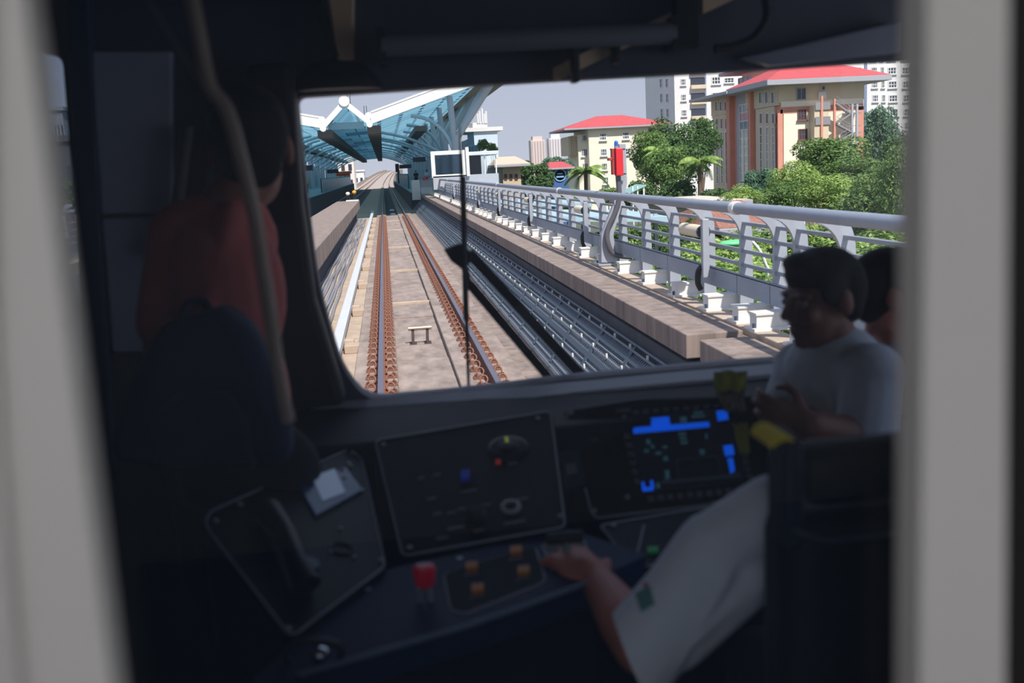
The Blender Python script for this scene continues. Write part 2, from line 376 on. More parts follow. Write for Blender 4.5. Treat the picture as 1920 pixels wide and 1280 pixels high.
# tube lights with a mounting plate and a cable on the railing
def rail_light(y, lab):
    t = thing('railing_light', (3.66, y, ZW+.7), lab, 'light', 'tube lights along the railing')
    m = MB(); m.tube([(3.66, y-.75, ZW+.80), (3.66, y+.0, ZW+.80)], .075, 10); m.build('tube_cover', mt_cream, t, smooth=50)
    m = MB(); m.cyl((3.66, y-.80, ZW+.80), (3.66, y-.75, ZW+.80), .082, 10); m.build('end_cap', mt_steelsh, t)
    m = MB(); m.bb(3.60, 3.68, y-.93, y-.85, ZW+.28, ZW+.96); m.build('mounting_plate', mt_gal, t, bevel=.008)
    m = MB(); m.tube(spline([(3.60, y-.85, ZW+.4), (3.58, y-.80, ZW+.33), (3.60, y-.72, ZW+.2), (3.64, y-.7, ZW+.12)]), .035, 8); m.build('cable', mt_black, t)
p = at(1300, 408, X=3.66)
yl = [p.y+.4+6.95*i for i in range(7)]
for i, y in enumerate(yl): rail_light(y, ['cream tube light on the railing nearest the camera', 'cream tube light on the railing, second from the camera', 'cream tube light on the railing, third from the camera', 'cream tube light far along the railing'][min(i, 3)])
# red alarm box with a blue beacon on a grey mast
YB = 15.95
t = thing('alarm_post', (3.5, YB, ZW), 'red alarm box with a blue beacon on a grey mast at the railing', 'alarm box')
pb = lambda x, y: at(x, y, Y=YB)
m = MB(); a, b = pb(1137, 480), pb(1166, 330); m.prism([pb(1128, 492), pb(1158, 492), pb(1150, 440), pb(1166, 385), pb(1150, 385), pb(1128, 440)], (0, .12, 0)); m.bb(3.38, 3.66, YB-.05, YB+.18, ZW, ZW+.03); m.build('mast', mt_gal, t)
m = MB(); m.prism([pb(1161, 270), pb(1173, 270), pb(1176, 344), pb(1172, 362), pb(1166, 362)], (0, .10, 0)); m.build('back_plate', mt_gal, t)
m = MB(); m.tube(spline([pb(1157, 328)-V((0, .06, 0)), pb(1159, 370)-V((0, .06, 0)), pb(1152, 398)-V((0, .06, 0)), pb(1138, 430)-V((0, .06, 0)), pb(1138, 455)-V((0, .08, 0)), pb(1150, 476)-V((0, .08, 0)), pb(1182, 481)-V((0, .08, 0))]), .042, 10); m.build('conduit', mat('dark_conduit', (92, 90, 96), .4), t, smooth=60)
m = MB(); q0, q1 = pb(1150, 278), pb(1165, 329); m.bb(q0.x, q1.x, YB-.17, YB-.02, q1.z, q0.z); bx = m.build('red_box', mt_red, t, bevel=.012)
m = MB(); q0, q1 = pb(1144, 279), pb(1150, 327); m.bb(q0.x, q1.x, YB-.12, YB+.0, q1.z, q0.z); q0, q1 = pb(1138, 296), pb(1147, 301); m.bb(q0.x, q1.x, YB-.12, YB+.0, q1.z, q0.z); m.build('side_lamp', mat('dull_red', (170, 60, 60), .5), t, bevel=.006)
m = MB()
for px, py in ((1144, 280), (1166, 280), (1148, 326), (1168, 326)): q = pb(px, py); m.box(q-V((0, .1, 0)), (.05, .03, .02))
m.build('corner_lug', mt_black, t)
m = MB(); q = pb(1153, 274); m.lathe([(.034, -.04), (.034, .0)], M.Translation(q-V((0, .09, 0)))); m.build('beacon_base', mt_galm, t)
m = MB(); m.lathe([(.032, .0), (.032, .055), (.026, .075), (.012, .085)], M.Translation(q-V((0, .09, 0)))); m.build('beacon', mt_blue, t, smooth=60)

# ------------------------------------------------------------------ left edge of the viaduct, glimpsed through the narrow side window
XL_ = -7.6
m = MB(); m.bb(-8.6, XL_+.3, Y0, 44, ZW-.3, ZW-.02); struct(m.build('trim_19', mt_conc2))
t = thing('railing', (XL_, 16, ZW), 'grey railing across the far side of the line, seen through the narrow side window', 'railing')
for i in range(18):
    m = MB(); y = 14+1.58*i; m.prism([(2*3.8-4-x+XL_-3.6, y-.028, ZW+z) for x, z in ppoly], (0, .056, 0)); m.build('post', mt_gal, t)
m = MB(); m.tube([(XL_+.1, 13, ZW+1.14), (XL_+.1, 42, ZW+1.14)], .058, 10); m.build('handrail', mt_galm, t, smooth=60)
for z in (.86, .68, .51, .36): m = MB(); m.box((XL_-.23, 27.5, ZW+z), (.045, 29, .035)); m.build('rail_bar', mt_gal, t)
m = MB(); m.bb(XL_-.1, XL_-.08, 13, 42, ZW+.03, ZW+.31); m.build('toe_board', mt_toe, t)
# ------------------------------------------------------------------ ground far below
m = MB(); m.grid([[V((-400, 0, -10)), V((500, 0, -10))], [V((-400, 1500, -10)), V((500, 1500, -10))]])
struct(m.build('floor', mat('street_ground', (86, 92, 74), .95, var=.35, scale=.08)))
# ------------------------------------------------------------------ station materials
def soffit(nm='blue_roof_sheet', c1=(156, 208, 222), c2=(126, 178, 198), bw=3.2, rh=1.6, ms=.15):
    m_ = bpy.data.materials.new(nm); m_.use_nodes = True; t = m_.node_tree; t.nodes.clear()
    o = t.nodes.new('ShaderNodeOutputMaterial'); mx = t.nodes.new('ShaderNodeMixShader'); d = t.nodes.new('ShaderNodeBsdfDiffuse'); tr = t.nodes.new('ShaderNodeBsdfTranslucent')
    tc = t.nodes.new('ShaderNodeTexCoord'); b = t.nodes.new('ShaderNodeTexBrick')
    b.inputs['Color1'].default_value = rgb(*c1); b.inputs['Color2'].default_value = rgb(*c2); b.inputs['Mortar'].default_value = rgb(58, 84, 100)
    b.inputs['Scale'].default_value = 1; b.inputs['Brick Width'].default_value = bw; b.inputs['Row Height'].default_value = rh; b.inputs['Mortar Size'].default_value = ms
    t.links.new(tc.outputs['Object'], b.inputs['Vector'])
    for s in (d, tr): t.links.new(b.outputs['Color'], s.inputs['Color'])
    mx.inputs[0].default_value = .62
    t.links.new(d.outputs[0], mx.inputs[1]); t.links.new(tr.outputs[0], mx.inputs[2]); t.links.new(mx.outputs[0], o.inputs[0]); return m_
mt_sof = soffit(); mt_sof2 = soffit('blue_ceiling_blocks', (164, 208, 220), (98, 128, 146), 1.7, 5.5, .04)
mt_fas = mat('roof_fascia_white', (240, 238, 232), .5, var=.03)
mt_beam = mat('gutter_beam', (112, 104, 98), .8, var=.2, scale=.6)
mt_lblue = mat('pale_blue_steel', (176, 208, 220), .45)
mt_gcol = mat('column_grey', (186, 196, 204), .5)
mt_teal = mat('teal_screen', (70, 128, 142), .35, var=.15, scale=.4)
mt_slat = mat('eave_slats', (150, 140, 130), .7, var=.35, scale=2, stretch=(.2, 4, 4))
S = lambda x, y: at(x, y, Y=YS)
tipL, vL, pk, vR, tipR = S(300, 190), S(606, 241), S(646, 196), S(693, 233), S(1003, 118)
roofL = YE-YS
t = thing('station_roof', (vL.x, YS, vL.z), 'big blue station roof with white zigzag edge over the platforms', 'roof')
ext = V((0, roofL, 0))
def sheet(nm, a, b, mt, y0=0, up=0):
    m = MB(); n = 12; rows = []
    for i in (0, 1):
        rows.append([a.lerp(b, k/n)+V((0, y0 if i == 0 else roofL, up)) for k in range(n+1)])
    m.grid(rows); return m.build(nm, mt, t)
eave = vR.lerp(tipR, .66)
sheet('roof_sheet', tipL, vL, mt_sof, up=.25); sheet('roof_sheet', vL, pk, mt_sof, up=.2); sheet('roof_sheet', pk, vR, mt_sof, up=.2)
sheet('roof_sheet', vR, tipR, mt_sof, up=.25)
sheet('eave_soffit', eave, tipR, mt_slat, y0=.3, up=.10)
sheet('flat_soffit', vL+V((.3, 0, .05)), vR+V((-.3, 0, .05)), mt_sof2, y0=3)
m = MB(); m.box((pk.x-.1, YS+3, vL.z+.25), ((vR.x-vL.x)*.8, .1, .45)); m.build('tie_panel', mt_lblue, t)
for a, b, h in ((tipL, vL+V((-.1, 0, .03)), .56), (vR+V((.12, 0, .03)), tipR, .62)):
    m = MB(); m.prism([a+V((0, -.05, 0)), b+V((0, -.05, 0)), b+V((0, -.05, h)), a+V((0, -.05, h))], (0, .5, 0)); m.build('fascia', mt_fas, t)
    m = MB(); m.prism([a+V((0, -.02, h+.05)), b+V((0, -.02, h+.05)), b+V((0, -.02, h+.17)), a+V((0, -.02, h+.17))], (0, .5, 0)); m.build('gutter_edge', mt_fas, t)
for a, b in ((vL, pk), (pk, vR)):
    m = MB(); m.beam(a+V((0, .0, .12)), b+V((0, .0, .12)), .4, .34, (0, 0, 1)); m.build('gable_rafter', mt_fas, t)
for p, r in ((pk+V((0, -.1, .2)), .34), (vL+V((0, -.1, 0)), .2), (vR+V((0, -.1, 0)), .2)):
    m = MB(); m.cyl(p-V((0, .2, 0)), p+V((0, .5, 0)), r, 16); m.build('pipe_end', mt_fas, t, smooth=50)
for p in (vL+V((-.05, 0, .55)), vR+V((-.02, 0, .55))):
    m = MB(); m.cyl(p, p+V((0, .6, 0)), .22, 12); m.build('gutter_end', mt_fas, t, smooth=50)
for c in (vL, vR):
    m = MB(); m.box((c.x+(.25 if c is vR else .0), YS+roofL/2+.6, c.z-.28), (.9, roofL-1.2, .5)); m.build('gutter_beam', mt_beam, t)
q = at(795, 240, Y=YS+8); m = MB(); m.box((q.x, YS+roofL/2+6, q.z+.2), (.9, roofL-14, .4)); m.build('cable_duct', mt_beam, t)
q2 = at(570, 262, Y=YS+8); m = MB(); m.box((q2.x-2, YS+roofL/2+6, q2.z+.1), (.9, roofL-14, .4)); m.build('cable_duct', mt_beam, t)
q = S(610, 205); 
for px, h in ((655, 2.2), (686, .8)):
    q = S(px, 203 if px == 655 else 222)
    m = MB(); m.tube([q+V((-.08, .3, -.2)), q+V((-.08, .3, h)), q+V((.08, .3, h)), q+V((.08, .3, -.2))], .025, 6); m.build('roof_ladder', mt_steelsh, t)
CX = (vL.x+vR.x)/2
def arch(y):
    m = MB(); pts = []; hw, z0, zc = 7.4, 2.6, 4.95
    for k in range(25):
        u = -1+k/12; pts.append((CX+hw*u, y, zc-(zc-z0)*abs(u)**2.1))
    m.tube(pts, .11, 8)
    o = m.build('roof_arch', mt_lblue, smooth=60); tag(o, 'pale blue tubular arch spanning the tracks under the station roof', 'arch', 'arches under the station roof')
for y in (82, 95, 101, 114, 127, 140, 153, 166, 179, 192, 205): arch(y)
# columns: shaft, two roof branches and a curved brace; one built, the others copied
def column(s, y):
    x = CX+s*(at(853, 275, Y=72).x-CX)
    t = thing('station_column', (x, y, 0), 'nearest grey station column with branching arms right of the track' if s > 0 else 'nearest grey station column on the left platform', 'column', None)
    m = MB(); m.cyl((x, y, 0), (x, y, 3.9), .34, 18, .32); m.build('shaft', mt_gcol, t, smooth=50)
    zt = lambda xx: vR.z+(tipR.z-vR.z)*(abs(xx-CX)-(vR.x-CX))/(tipR.x-vR.x)
    xe = x+s*2.6
    m = MB(); m.tube([(x-s*.1, y, 3.7), (x-s*.25, y, zt(x)+.1)], .22, 12); m.build('upright_branch', mt_gcol, t, smooth=50)
    m = MB(); m.tube([(x+s*.1, y, 3.7), (xe, y, zt(xe)+.1)], .3, 12, rs=[.22, .38]); m.build('outer_branch', mt_gcol, t, smooth=50)
    xi = x-s*3.0
    m = MB(); m.tube(bez((x-s*.2, y, 2.9), (x-s*.9, y, 5.2), (xi, y, zt(xi)-.2), 12), .13, 8); m.build('curved_brace', mt_lblue, t, smooth=60)
    return t
for s in (1, -1):
    c0 = column(s, 71.0)
    for i in range(1, 11):
        c = copy_tree(c0, (c0.location.x, 71+13*i, 0), label='grey station column with branching arms farther along the %s platform' % ('right' if s > 0 else 'left'))
        c['group'] = 'columns of the %s platform' % ('right' if s > 0 else 'left')
# platforms (setting) and their screens
for i, (a, b, x0, x1) in enumerate(((79, 200, 2.05, 8.5), (60, 200, -13, -5.75))):
    m = MB(); m.bb(x0, x1, a, b, ZD-.06, -.06); struct(m.build('trim_%d' % (20+i), mt_dark))
    m = MB(); m.bb(x0-.02 if i == 0 else x0, x1 if i == 0 else x1+.02, a, b, -.06, .0); struct(m.build('trim_%d' % (22+i), mat('platform_edge', (120, 160, 166), .7, var=.1)))
t = thing('platform_screen', (7.6, 79, 0), 'teal glazed screen wall along the back of the right platform', 'screen wall')
m = MB(); m.bb(7.55, 7.7, 79, 200, 0, 3.4); m.build('glazing', mt_teal, t)
for i in range(40): m = MB(); m.bb(7.48, 7.56, 79+i*3.0, 79.12+i*3.0, 0, 3.5); m.build('mullion', mt_lblue, t)
t = thing('platform_screen', (-11.4, 60, 0), 'teal glazed screen wall along the back of the left platform', 'screen wall')
m = MB(); m.bb(-11.5, -11.35, 60, 200, 0, 3.4); m.build('glazing', mt_teal, t)
for i in range(40): m = MB(); m.bb(-11.36, -11.28, 60+i*3.2, 60.12+i*3.2, 0, 3.5); m.build('mullion', mt_lblue, t)
for x, y0, lab in ((2.35, 96, 'low teal glass barrier along the right platform edge'), (-6.05, 100, 'low teal glass barrier along the left platform edge')):
    m = MB(); m.bb(x-.04, x+.04, y0, 190, .0, 1.25)
    for i in range(30): m.bb(x-.06, x+.06, y0+i*3, y0+.15+i*3, 0, 1.4)
    tag(m.build('platform_barrier', mat('teal_barrier', (96, 168, 184), .3)), lab, 'barrier')
def hang_sign(px, py, Y, w, lab):
    p = at(px, py, Y=Y); t = thing('hanging_sign', (p.x, Y, p.z), lab, 'sign', None)
    m = MB(); m.box(p, (w, .15, .42)); m.build('sign_box', mat('sign_dark', (26, 34, 42), .4), t, bevel=.02)
    for s in (-.35, .35): m = MB(); m.cyl(p+V((s*w, 0, .2)), p+V((s*w, 0, 1.9)), .03, 6); m.build('hanger', mt_lblue, t)
hang_sign(786, 299, 92, 1.15, 'dark sign box hanging over the right platform, the nearer one'); hang_sign(760, 312, 112, 1.35, 'dark sign box hanging over the right platform, the farther one')
hang_sign(624, 321, 112, 1.25, 'dark sign box hanging over the left platform, the farther one'); hang_sign(576, 315, 84, .9, 'dark sign box hanging over the left platform, the nearer one')
# white end box and grey block at the end of the right platform
Q = lambda x, y: at(x, y, Y=78.5)
a, b = Q(771, 338), Q(789, 372); t = thing('platform_end_wall', (a.x, 78.5, 0), 'white platform end wall with a small red sign beside the walkway', 'wall end')
m = MB(); m.bb(a.x, b.x, 78.5, 78.9, b.z-.1, a.z); m.build('white_panel', mt_white, t, bevel=.02)
a, b = Q(789, 352), Q(812, 366); m = MB(); m.bb(a.x, b.x, 78.7, 79.3, b.z, a.z); m.build('grey_block', mt_pipew, t, bevel=.02)
a, b = Q(789, 336), Q(813, 352); m = MB(); m.bb(a.x, b.x, 78.8, 78.9, b.z, a.z); m.build('grey_panel', mat('end_grey', (172, 178, 184), .5), t)
a, b = Q(792, 333.5), Q(802, 337); m = MB(); m.bb(a.x, b.x, 78.5, 78.6, b.z, a.z); m.build('red_sign', mt_red, t)
# glazed white stair shelter beyond the railing
G = lambda x, y: at(x, y, Y=63)
t = thing('glass_shelter', (G(840, 300).x, 63, 0), 'white framed glass stair shelter on the right platform end', 'shelter')
def px_frame(nm, x0, y0, x1, y1, Y, th, mt, par, dep=.3):
    a, b = at(x0, y0, Y=Y), at(x1, y1, Y=Y); m = MB()
    m.bb(a.x, b.x, Y, Y+dep, a.z-th, a.z); m.bb(a.x, b.x, Y, Y+dep, b.z, b.z+th*.7); m.bb(a.x, a.x+th, Y, Y+dep, b.z+th*.7, a.z-th); m.bb(b.x-th, b.x, Y, Y+dep, b.z+th*.7, a.z-th)
    return m.build(nm, mt, par)
px_frame('glass_frame', 807, 284, 875, 330, 63, .24, mt_white, t)
a, b = G(807, 284), G(872, 330); m = MB(); m.bb(a.x+.1, b.x-.1, 63.1, 63.14, b.z, a.z-.1); m.build('pane', glass('shelter_glass', (.55, .66, .72), .9), t)
a, b = G(872, 276), G(881, 330); m = MB(); m.bb(a.x, b.x, 62.8, 63.3, b.z, a.z); m.build('corner_post', mt_white, t, bevel=.02)
a, b = G(878, 282), G(935, 288); m = MB(); m.bb(a.x, b.x, 63, 69, b.z-.02, b.z+.2); m.build('canopy', mt_pipew, t, bevel=.02)
for x in (910, 931): a, b = G(x-2, 290), G(x+2, 328); m = MB(); m.bb(a.x, b.x, 63.2, 63.4, b.z, a.z); m.build('post', mt_white, t)
a, b = G(880, 291), G(905, 326); m = MB(); m.bb(a.x, b.x, 64, 64.05, b.z, a.z); m.build('dark_pane', mat('dark_shelter_glass', (52, 54, 62), .2), t)
a, b = G(812, 331), G(936, 349); m = MB(); m.bb(a.x, b.x, 63, 63.6, b.z, a.z); m.build('base_wall', mat('shelter_base', (176, 178, 184), .7, var=.06), t)
# buffer lamps on the middle walkway end
t = thing('lamp_frame', (-2.0, 67.6, ZW), 'orange and white lamps on a small frame at the middle walkway end', 'lamp')
for px, py, mt_, n in ((652, 363, mt_cream, 'white_lamp'), (664, 360, mat('amber', (245, 170, 50), .4), 'orange_lamp')):
    p = at(px, py, Y=67.4); m = MB(); m.sphere(p, .13, sc=(1.1, .7, .9)); m.build(n, mt_, t, smooth=60)
    m = MB(); m.tube([p-V((0, 0, .1)), p-V((-.1, 0, .3)), (p.x+.12, 67.4, ZW)], .03, 6); m.tube([p-V((0, 0, .1)), (p.x-.1, 67.4, ZW)], .03, 6); m.build('stand', mt_black, t)
m = MB(); m.bb(-2.55, -1.72, 67.2, 67.5, ZW, ZW+.08); m.build('base', mt_white, t)
# balise plates between the rails in the station
for i, y in enumerate((72, 80)):
    m = MB(); m.box((.5, y, ZM+.06), (.36, .5, .1)); m.box((.5, y, ZM+.12), (.2, .3, .03)); tag(m.build('track_beacon', mt_white, bevel=.02), 'white track beacon between the rails, the %s one' % ('nearer', 'farther')[i], 'track beacon')
# signal beyond the right platform
p = at(749, 350, Y=150); q = at(749, 312, Y=150); t = thing('signal', (p.x, 150, p.z), 'black signal on a dark post at the far end of the right platform', 'signal')
m = MB(); m.box((p.x, 150, (p.z+q.z)/2-.6), (.35, .3, (q.z-p.z))); m.build('post', mt_black, t); m = MB(); m.box((q.x-.35, 149.8, q.z-.2), (.55, .35, 1.2)); m.build('signal_head', mt_black, t, bevel=.05)
# viaduct beyond the station
m = MB(); rows = []; rows2 = []
for i in range(0, 21):
    y = YE+19*i; dx, dz = far(y); rows.append([V((-6.6+dx, y, ZD-.1+dz)), V((2.6+dx, y, ZD-.1+dz))])
m.grid(rows); 
for sx in (-6.6, 2.6):
    m.grid([[r[0 if sx < 0 else 1]+V((0, 0, 1.0)), r[0 if sx < 0 else 1]+V((0, 0, -1.5))] for r in rows])
struct(m.build('trim_30', mat('far_viaduct', (176, 162, 150), .9, var=.15, scale=.5)))
a, b = at(722, 323, Y=620), at(748, 330, Y=620); t = thing('far_station', (a.x, 620, a.z), 'next station far down the line with a pale roof', 'station')
m = MB(); m.prism([a+V((-2, 0, 1.2)), (a+b)/2+V((0, 0, .6)), b+V((2, 0, 2.6)), b+V((2, 0, 1.6)), (a+b)/2+V((0, 0, -.4)), a+V((-2, 0, .4))], (0, 60, 0)); m.build('roof', mt_fas, t)
m = MB(); m.bb(a.x, b.x, 622, 680, b.z-4, b.z+.5); m.build('hall', mat('far_hall', (120, 132, 148), .8), t)
# ------------------------------------------------------------------ buildings
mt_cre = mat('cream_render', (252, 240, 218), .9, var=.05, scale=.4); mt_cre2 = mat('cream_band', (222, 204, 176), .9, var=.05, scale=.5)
mt_ora = mat('salmon_render', (222, 154, 132), .9, var=.08, scale=.5); mt_rroof = mat('red_roof_tiles', (196, 84, 86), .8, var=.15, scale=1.5)
mt_wht = mat('white_render', (232, 230, 228), .9, var=.04, scale=.3); mt_fr = mat('window_frame_white', (226, 226, 222), .5)
mt_pane = mat('window_dark_glass', (64, 70, 82), .15, spec=.6); mt_pane2 = mat('window_blue_glass', (96, 140, 152), .12, spec=.7); mt_ppl = mat('window_mauve', (120, 88, 96), .3)
mt_grey = mat('eave_grey', (176, 176, 182), .8); mt_brn = mat('brown_frame', (126, 88, 78), .6); mt_steel = mat('stair_steel', (150, 148, 150), .6)
def fwin(par, px0, py0, px1, py1, Y=None, X=None, nx=2, ny=2, pane=None, frame=None, nm='window', fr=.12, sill=False):
    """a window whose corners fall on the facade plane Y=const or X=const; frame bars and its pane as a sub-part"""
    a, b = (at(px0, py0, Y=Y), at(px1, py1, Y=Y)) if Y is not None else (at(px0, py0, X=X), at(px1, py1, X=X))
    zc = (a.z+b.z)/2; h = abs(a.z-b.z); f = MB(); g = MB()
    if Y is not None:
        x0, x1 = min(a.x, b.x), max(a.x, b.x); w = x1-x0
        def bx(m, u0, u1, v0, v1, d): m.bb(x0+u0, x0+u1, Y-d, Y+.02, zc-h/2+v0, zc-h/2+v1)
    else:
        y0, y1 = min(a.y, b.y), max(a.y, b.y); w = y1-y0
        def bx(m, u0, u1, v0, v1, d): m.bb(X-d, X+.02, y0+u0, y0+u1, zc-h/2+v0, zc-h/2+v1)
    fr = min(fr, w*.12, h*.12)
    bx(f, 0, fr, 0, h, .14); bx(f, w-fr, w, 0, h, .14); bx(f, fr, w-fr, 0, fr, .14); bx(f, fr, w-fr, h-fr, h, .14)
    for i in range(1, nx): bx(f, w*i/nx-fr*.4, w*i/nx+fr*.4, fr, h-fr, .1)
    for j in range(1, ny): bx(f, fr, w-fr, h*j/ny-fr*.35, h*j/ny+fr*.35, .09)
    if sill: bx(f, -.15, w+.15, -.15, 0, .35)
    o = f.build(nm, frame or mt_fr, par); bx(g, fr*.5, w-fr*.5, fr*.5, h-fr*.5, .04); g.build('pane', pane or mt_pane, o); return o
def slab(nm, mt, par, px0, py0, px1, py1, Y=None, X=None, d0=.0, d1=.3, bottom=None):
    """box on a facade plane between two pixels, standing d0..d1 proud of it"""
    a, b = (at(px0, py0, Y=Y), at(px1, py1, Y=Y)) if Y is not None else (at(px0, py0, X=X), at(px1, py1, X=X))
    z0, z1 = sorted((a.z, b.z)); z0 = bottom if bottom is not None else z0; m = MB()
    if Y is not None: m.bb(min(a.x, b.x), max(a.x, b.x), Y-d1, Y-d0, z0, z1)
    else: m.bb(X-d1, X-d0, min(a.y, b.y), max(a.y, b.y), z0, z1)
    return m.build(nm, mt, par)
def hip(nm, mt, par, x0, x1, y0, y1, z, h, ridge=.35, th=.5, mt2=None):
    cx0, cx1, cy = x0+(x1-x0)*ridge, x1-(x1-x0)*ridge, (y0+y1)/2; m = MB()
    m.add([(x0, y0, z), (x1, y0, z), (x1, y1, z), (x0, y1, z), (cx0, cy, z+h), (cx1, cy, z+h)], [(0, 1, 5, 4), (1, 2, 5), (2, 3, 4, 5), (3, 0, 4), (3, 2, 1, 0)])
    o = m.build(nm, mt, par); m = MB(); m.bb(x0-.02, x1+.02, y0-.02, y1+.02, z-th, z-.01); m.build('eave', mt2 or mt_grey, par, bevel=.05); return o
GZ = -10
# --- salmon and cream office building
YB_ = 150.0; c = at(1462, 250, Y=YB_); X0 = c.x; e = at(1616, 160, Y=YB_)
t = thing('office_building', (X0, YB_, GZ), 'salmon and cream office building with red hipped roof and outside fire stairs', 'building')
zt = at(1470, 160, Y=YB_).z; x1 = e.x; yb = at(1337, 260, X=X0).y
m = MB(); m.bb(X0, x1, YB_, yb, GZ, zt); m.build('wall', mt_ora, t)
za = at(1470, 193, Y=YB_).z; m = MB(); m.bb(X0-.25, x1+.25, YB_-.25, YB_+14, za, zt); m.build('attic_wall', mt_cre2, t)
ov = 3.2; hip('roof', mt_rroof, t, X0-ov, x1+ov, YB_-ov, YB_+15, zt+.7, 3.4, .38, .8)
slab('cream_panel', mt_cre, t, 1468, 206, 1606, 340, Y=YB_, d0=0, d1=.25, bottom=GZ)
slab('cream_band', mt_cre, t, 1463, 191, 1616, 194, Y=YB_, d0=.0, d1=.3); slab('salmon_band', mt_ora, t, 1462, 194, 1617, 206, Y=YB_, d0=0, d1=.28); slab('salmon_pilaster', mt_ora, t, 1457, 206, 1467, 340, Y=YB_, d0=0, d1=.28, bottom=GZ); slab('salmon_pilaster', mt_ora, t, 1607, 200, 1617, 340, Y=YB_, d0=0, d1=.28, bottom=GZ)
for y0, y1 in ((206, 225), (242, 262), (280, 300)):
    dx = (y0-206)*.045; fwin(t, 1495+dx, y0, 1512+dx, y1, Y=YB_-.25, nx=3, ny=2, frame=mt_brn, sill=True)
fwin(t, 1493, 165, 1511, 187, Y=YB_-.25, nx=2, ny=1, frame=mt_grey); fwin(t, 1540, 161, 1547, 169, Y=YB_-.25, nx=1, ny=1)
# fire stairs
st = MB(); P = lambda x, y, d=2.2: at(x, y, Y=YB_-d)
m = MB(); m.bb(P(1527, 200).x, P(1554, 200).x, YB_-2.2, YB_, GZ, P(1540, 197).z); m.build('stair_core', mt_cre2, t)
for x, a in ((1540, 180), (1564, 185), (1597, 195), (1606, 195)):
    q = P(x, a); m = MB(); m.bb(q.x-.16, q.x+.16, YB_-2.5, YB_-2.2, GZ, q.z); m.build('stair_post', mt_ora if x < 1570 else mt_grey, t)
for x0, y0, x1_, y1 in ((1566, 194, 1592, 212), (1592, 214, 1566, 232), (1566, 232, 1596, 248), (1596, 250, 1566, 268)):
    a, b = P(x0, y0), P(x1_, y1); m = MB(); m.beam(a, b, 1.0, .25); m.build('stair_flight', mt_steel, t)
    m = MB(); 
    for dz in (.5, 1.0): m.beam(a+V((0, -.5, dz)), b+V((0, -.5, dz)), .06, .06)
    m.build('stair_rail', mt_steel, t)
for x0, x1_, y in ((1528, 1556, 232), (1528, 1556, 204), (1590, 1614, 211), (1590, 1614, 248)):
    a, b = P(x0, y), P(x1_, y); m = MB(); m.bb(a.x, b.x, YB_-2.4, YB_, a.z-.2, a.z); m.bb(a.x, b.x, YB_-2.4, YB_-2.3, a.z+.9, a.z+1.0); m.bb(a.x, b.x, YB_-2.4, YB_-2.35, a.z, a.z+.95) if x0 < 1560 else None; m.build('landing', mt_steel, t)
slab('sign_box', mt_wht, t, 1533, 173, 1547, 186, Y=YB_-.25, d1=.5)
# side facade
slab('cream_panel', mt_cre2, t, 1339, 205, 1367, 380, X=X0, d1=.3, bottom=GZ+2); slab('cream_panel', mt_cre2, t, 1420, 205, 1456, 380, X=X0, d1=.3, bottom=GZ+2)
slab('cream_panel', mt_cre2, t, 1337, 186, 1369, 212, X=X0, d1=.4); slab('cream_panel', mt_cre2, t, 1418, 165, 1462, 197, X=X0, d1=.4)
for i in range(3):
    x = 1342+i*8.6
    fwin(t, x, 190, x+5, 208, X=X0-.4, nx=1, ny=1); fwin(t, x+1, 222, x+6, 242, X=X0-.3, nx=1, ny=1, pane=mt_ppl); fwin(t, x+1.5, 247, x+6.5, 345, X=X0-.3, nx=1, ny=6)
    x = 1424+i*11.5
    fwin(t, x, 172, x+7, 194, X=X0-.4, nx=1, ny=1); fwin(t, x+1, 212, x+7, 232, X=X0-.3, nx=1, ny=1, pane=mt_ppl); fwin(t, x+1.5, 238, x+7, 330, X=X0-.3, nx=1, ny=6, pane=mt_pane if i == 0 else mat('hazy_glass', (170, 160, 162), .2))
slab('glass_bay', mt_grey, t, 1382, 170, 1414, 380, X=X0, d1=.15, bottom=GZ)
fwin(t, 1387, 196, 1411, 340, X=X0-.15, nx=3, ny=9, pane=mt_pane2, fr=.2)
slab('pilaster', mt_ora, t, 1370, 175, 1379, 380, X=X0, d1=.9, bottom=GZ); slab('pilaster', mt_ora, t, 1412, 170, 1418, 380, X=X0, d1=.9, bottom=GZ)
zz = at(1370, 178, X=X0).z; y0, y1 = at(1400, 170, X=X0).y, yb
hip('lower_roof', mt_rroof, t, X0-3.5, X0+9, y0, y1+3, zz+.2, .8, .4, .5)
a = at(1392, 150, X=X0+6); m = MB(); m.bb(X0+4, x1-2, YB_+15, YB_+27, zt-2, zt+4.2); m.build('tower_wall', mt_cre, t)
fwin(t, 1385, 147, 1411, 158, X=X0+4, nx=3, ny=1, pane=mt_pane2)
hip('tower_roof', mt_rroof, t, X0+1, x1+1, YB_+13, YB_+31, zt+4.6, 1.2, .4, .5)
# --- cream block with a red roof
Yc = 205.0; a, b = at(1103, 242, Y=Yc), at(1192, 240, Y=Yc); t = thing('cream_building', (a.x, Yc, GZ), 'cream four storey building with red roof behind the red alarm box', 'building')
m = MB(); m.bb(a.x, b.x+6, Yc, Yc+16, GZ, a.z); m.build('wall', mt_cre, t)
w = at(1064, 262, Y=Yc+4); w2 = at(1100, 252, Y=Yc+4); m = MB(); m.bb(w.x+1.8, a.x, Yc+2, Yc+14, GZ, w2.z); m.build('wing_wall', mt_cre, t)
m = MB(); m.bb(w.x, w.x+1.9, Yc+3, Yc+12, at(1064, 292, Y=Yc+4).z, w2.z-.3); m.build('stair_wall', mt_cre2, t)
for i in range(5): q = w.x+.3+i*.36; m = MB(); m.bb(q, q+.14, Yc+2.8, Yc+3, at(1064, 292, Y=Yc).z, w2.z-.4); m.build('fin', mt_cre2, t)
hip('roof', mt_rroof, t, w.x-1.5, b.x+8, Yc-1.2, Yc+18, a.z+.3, 2.6, .38, .35)
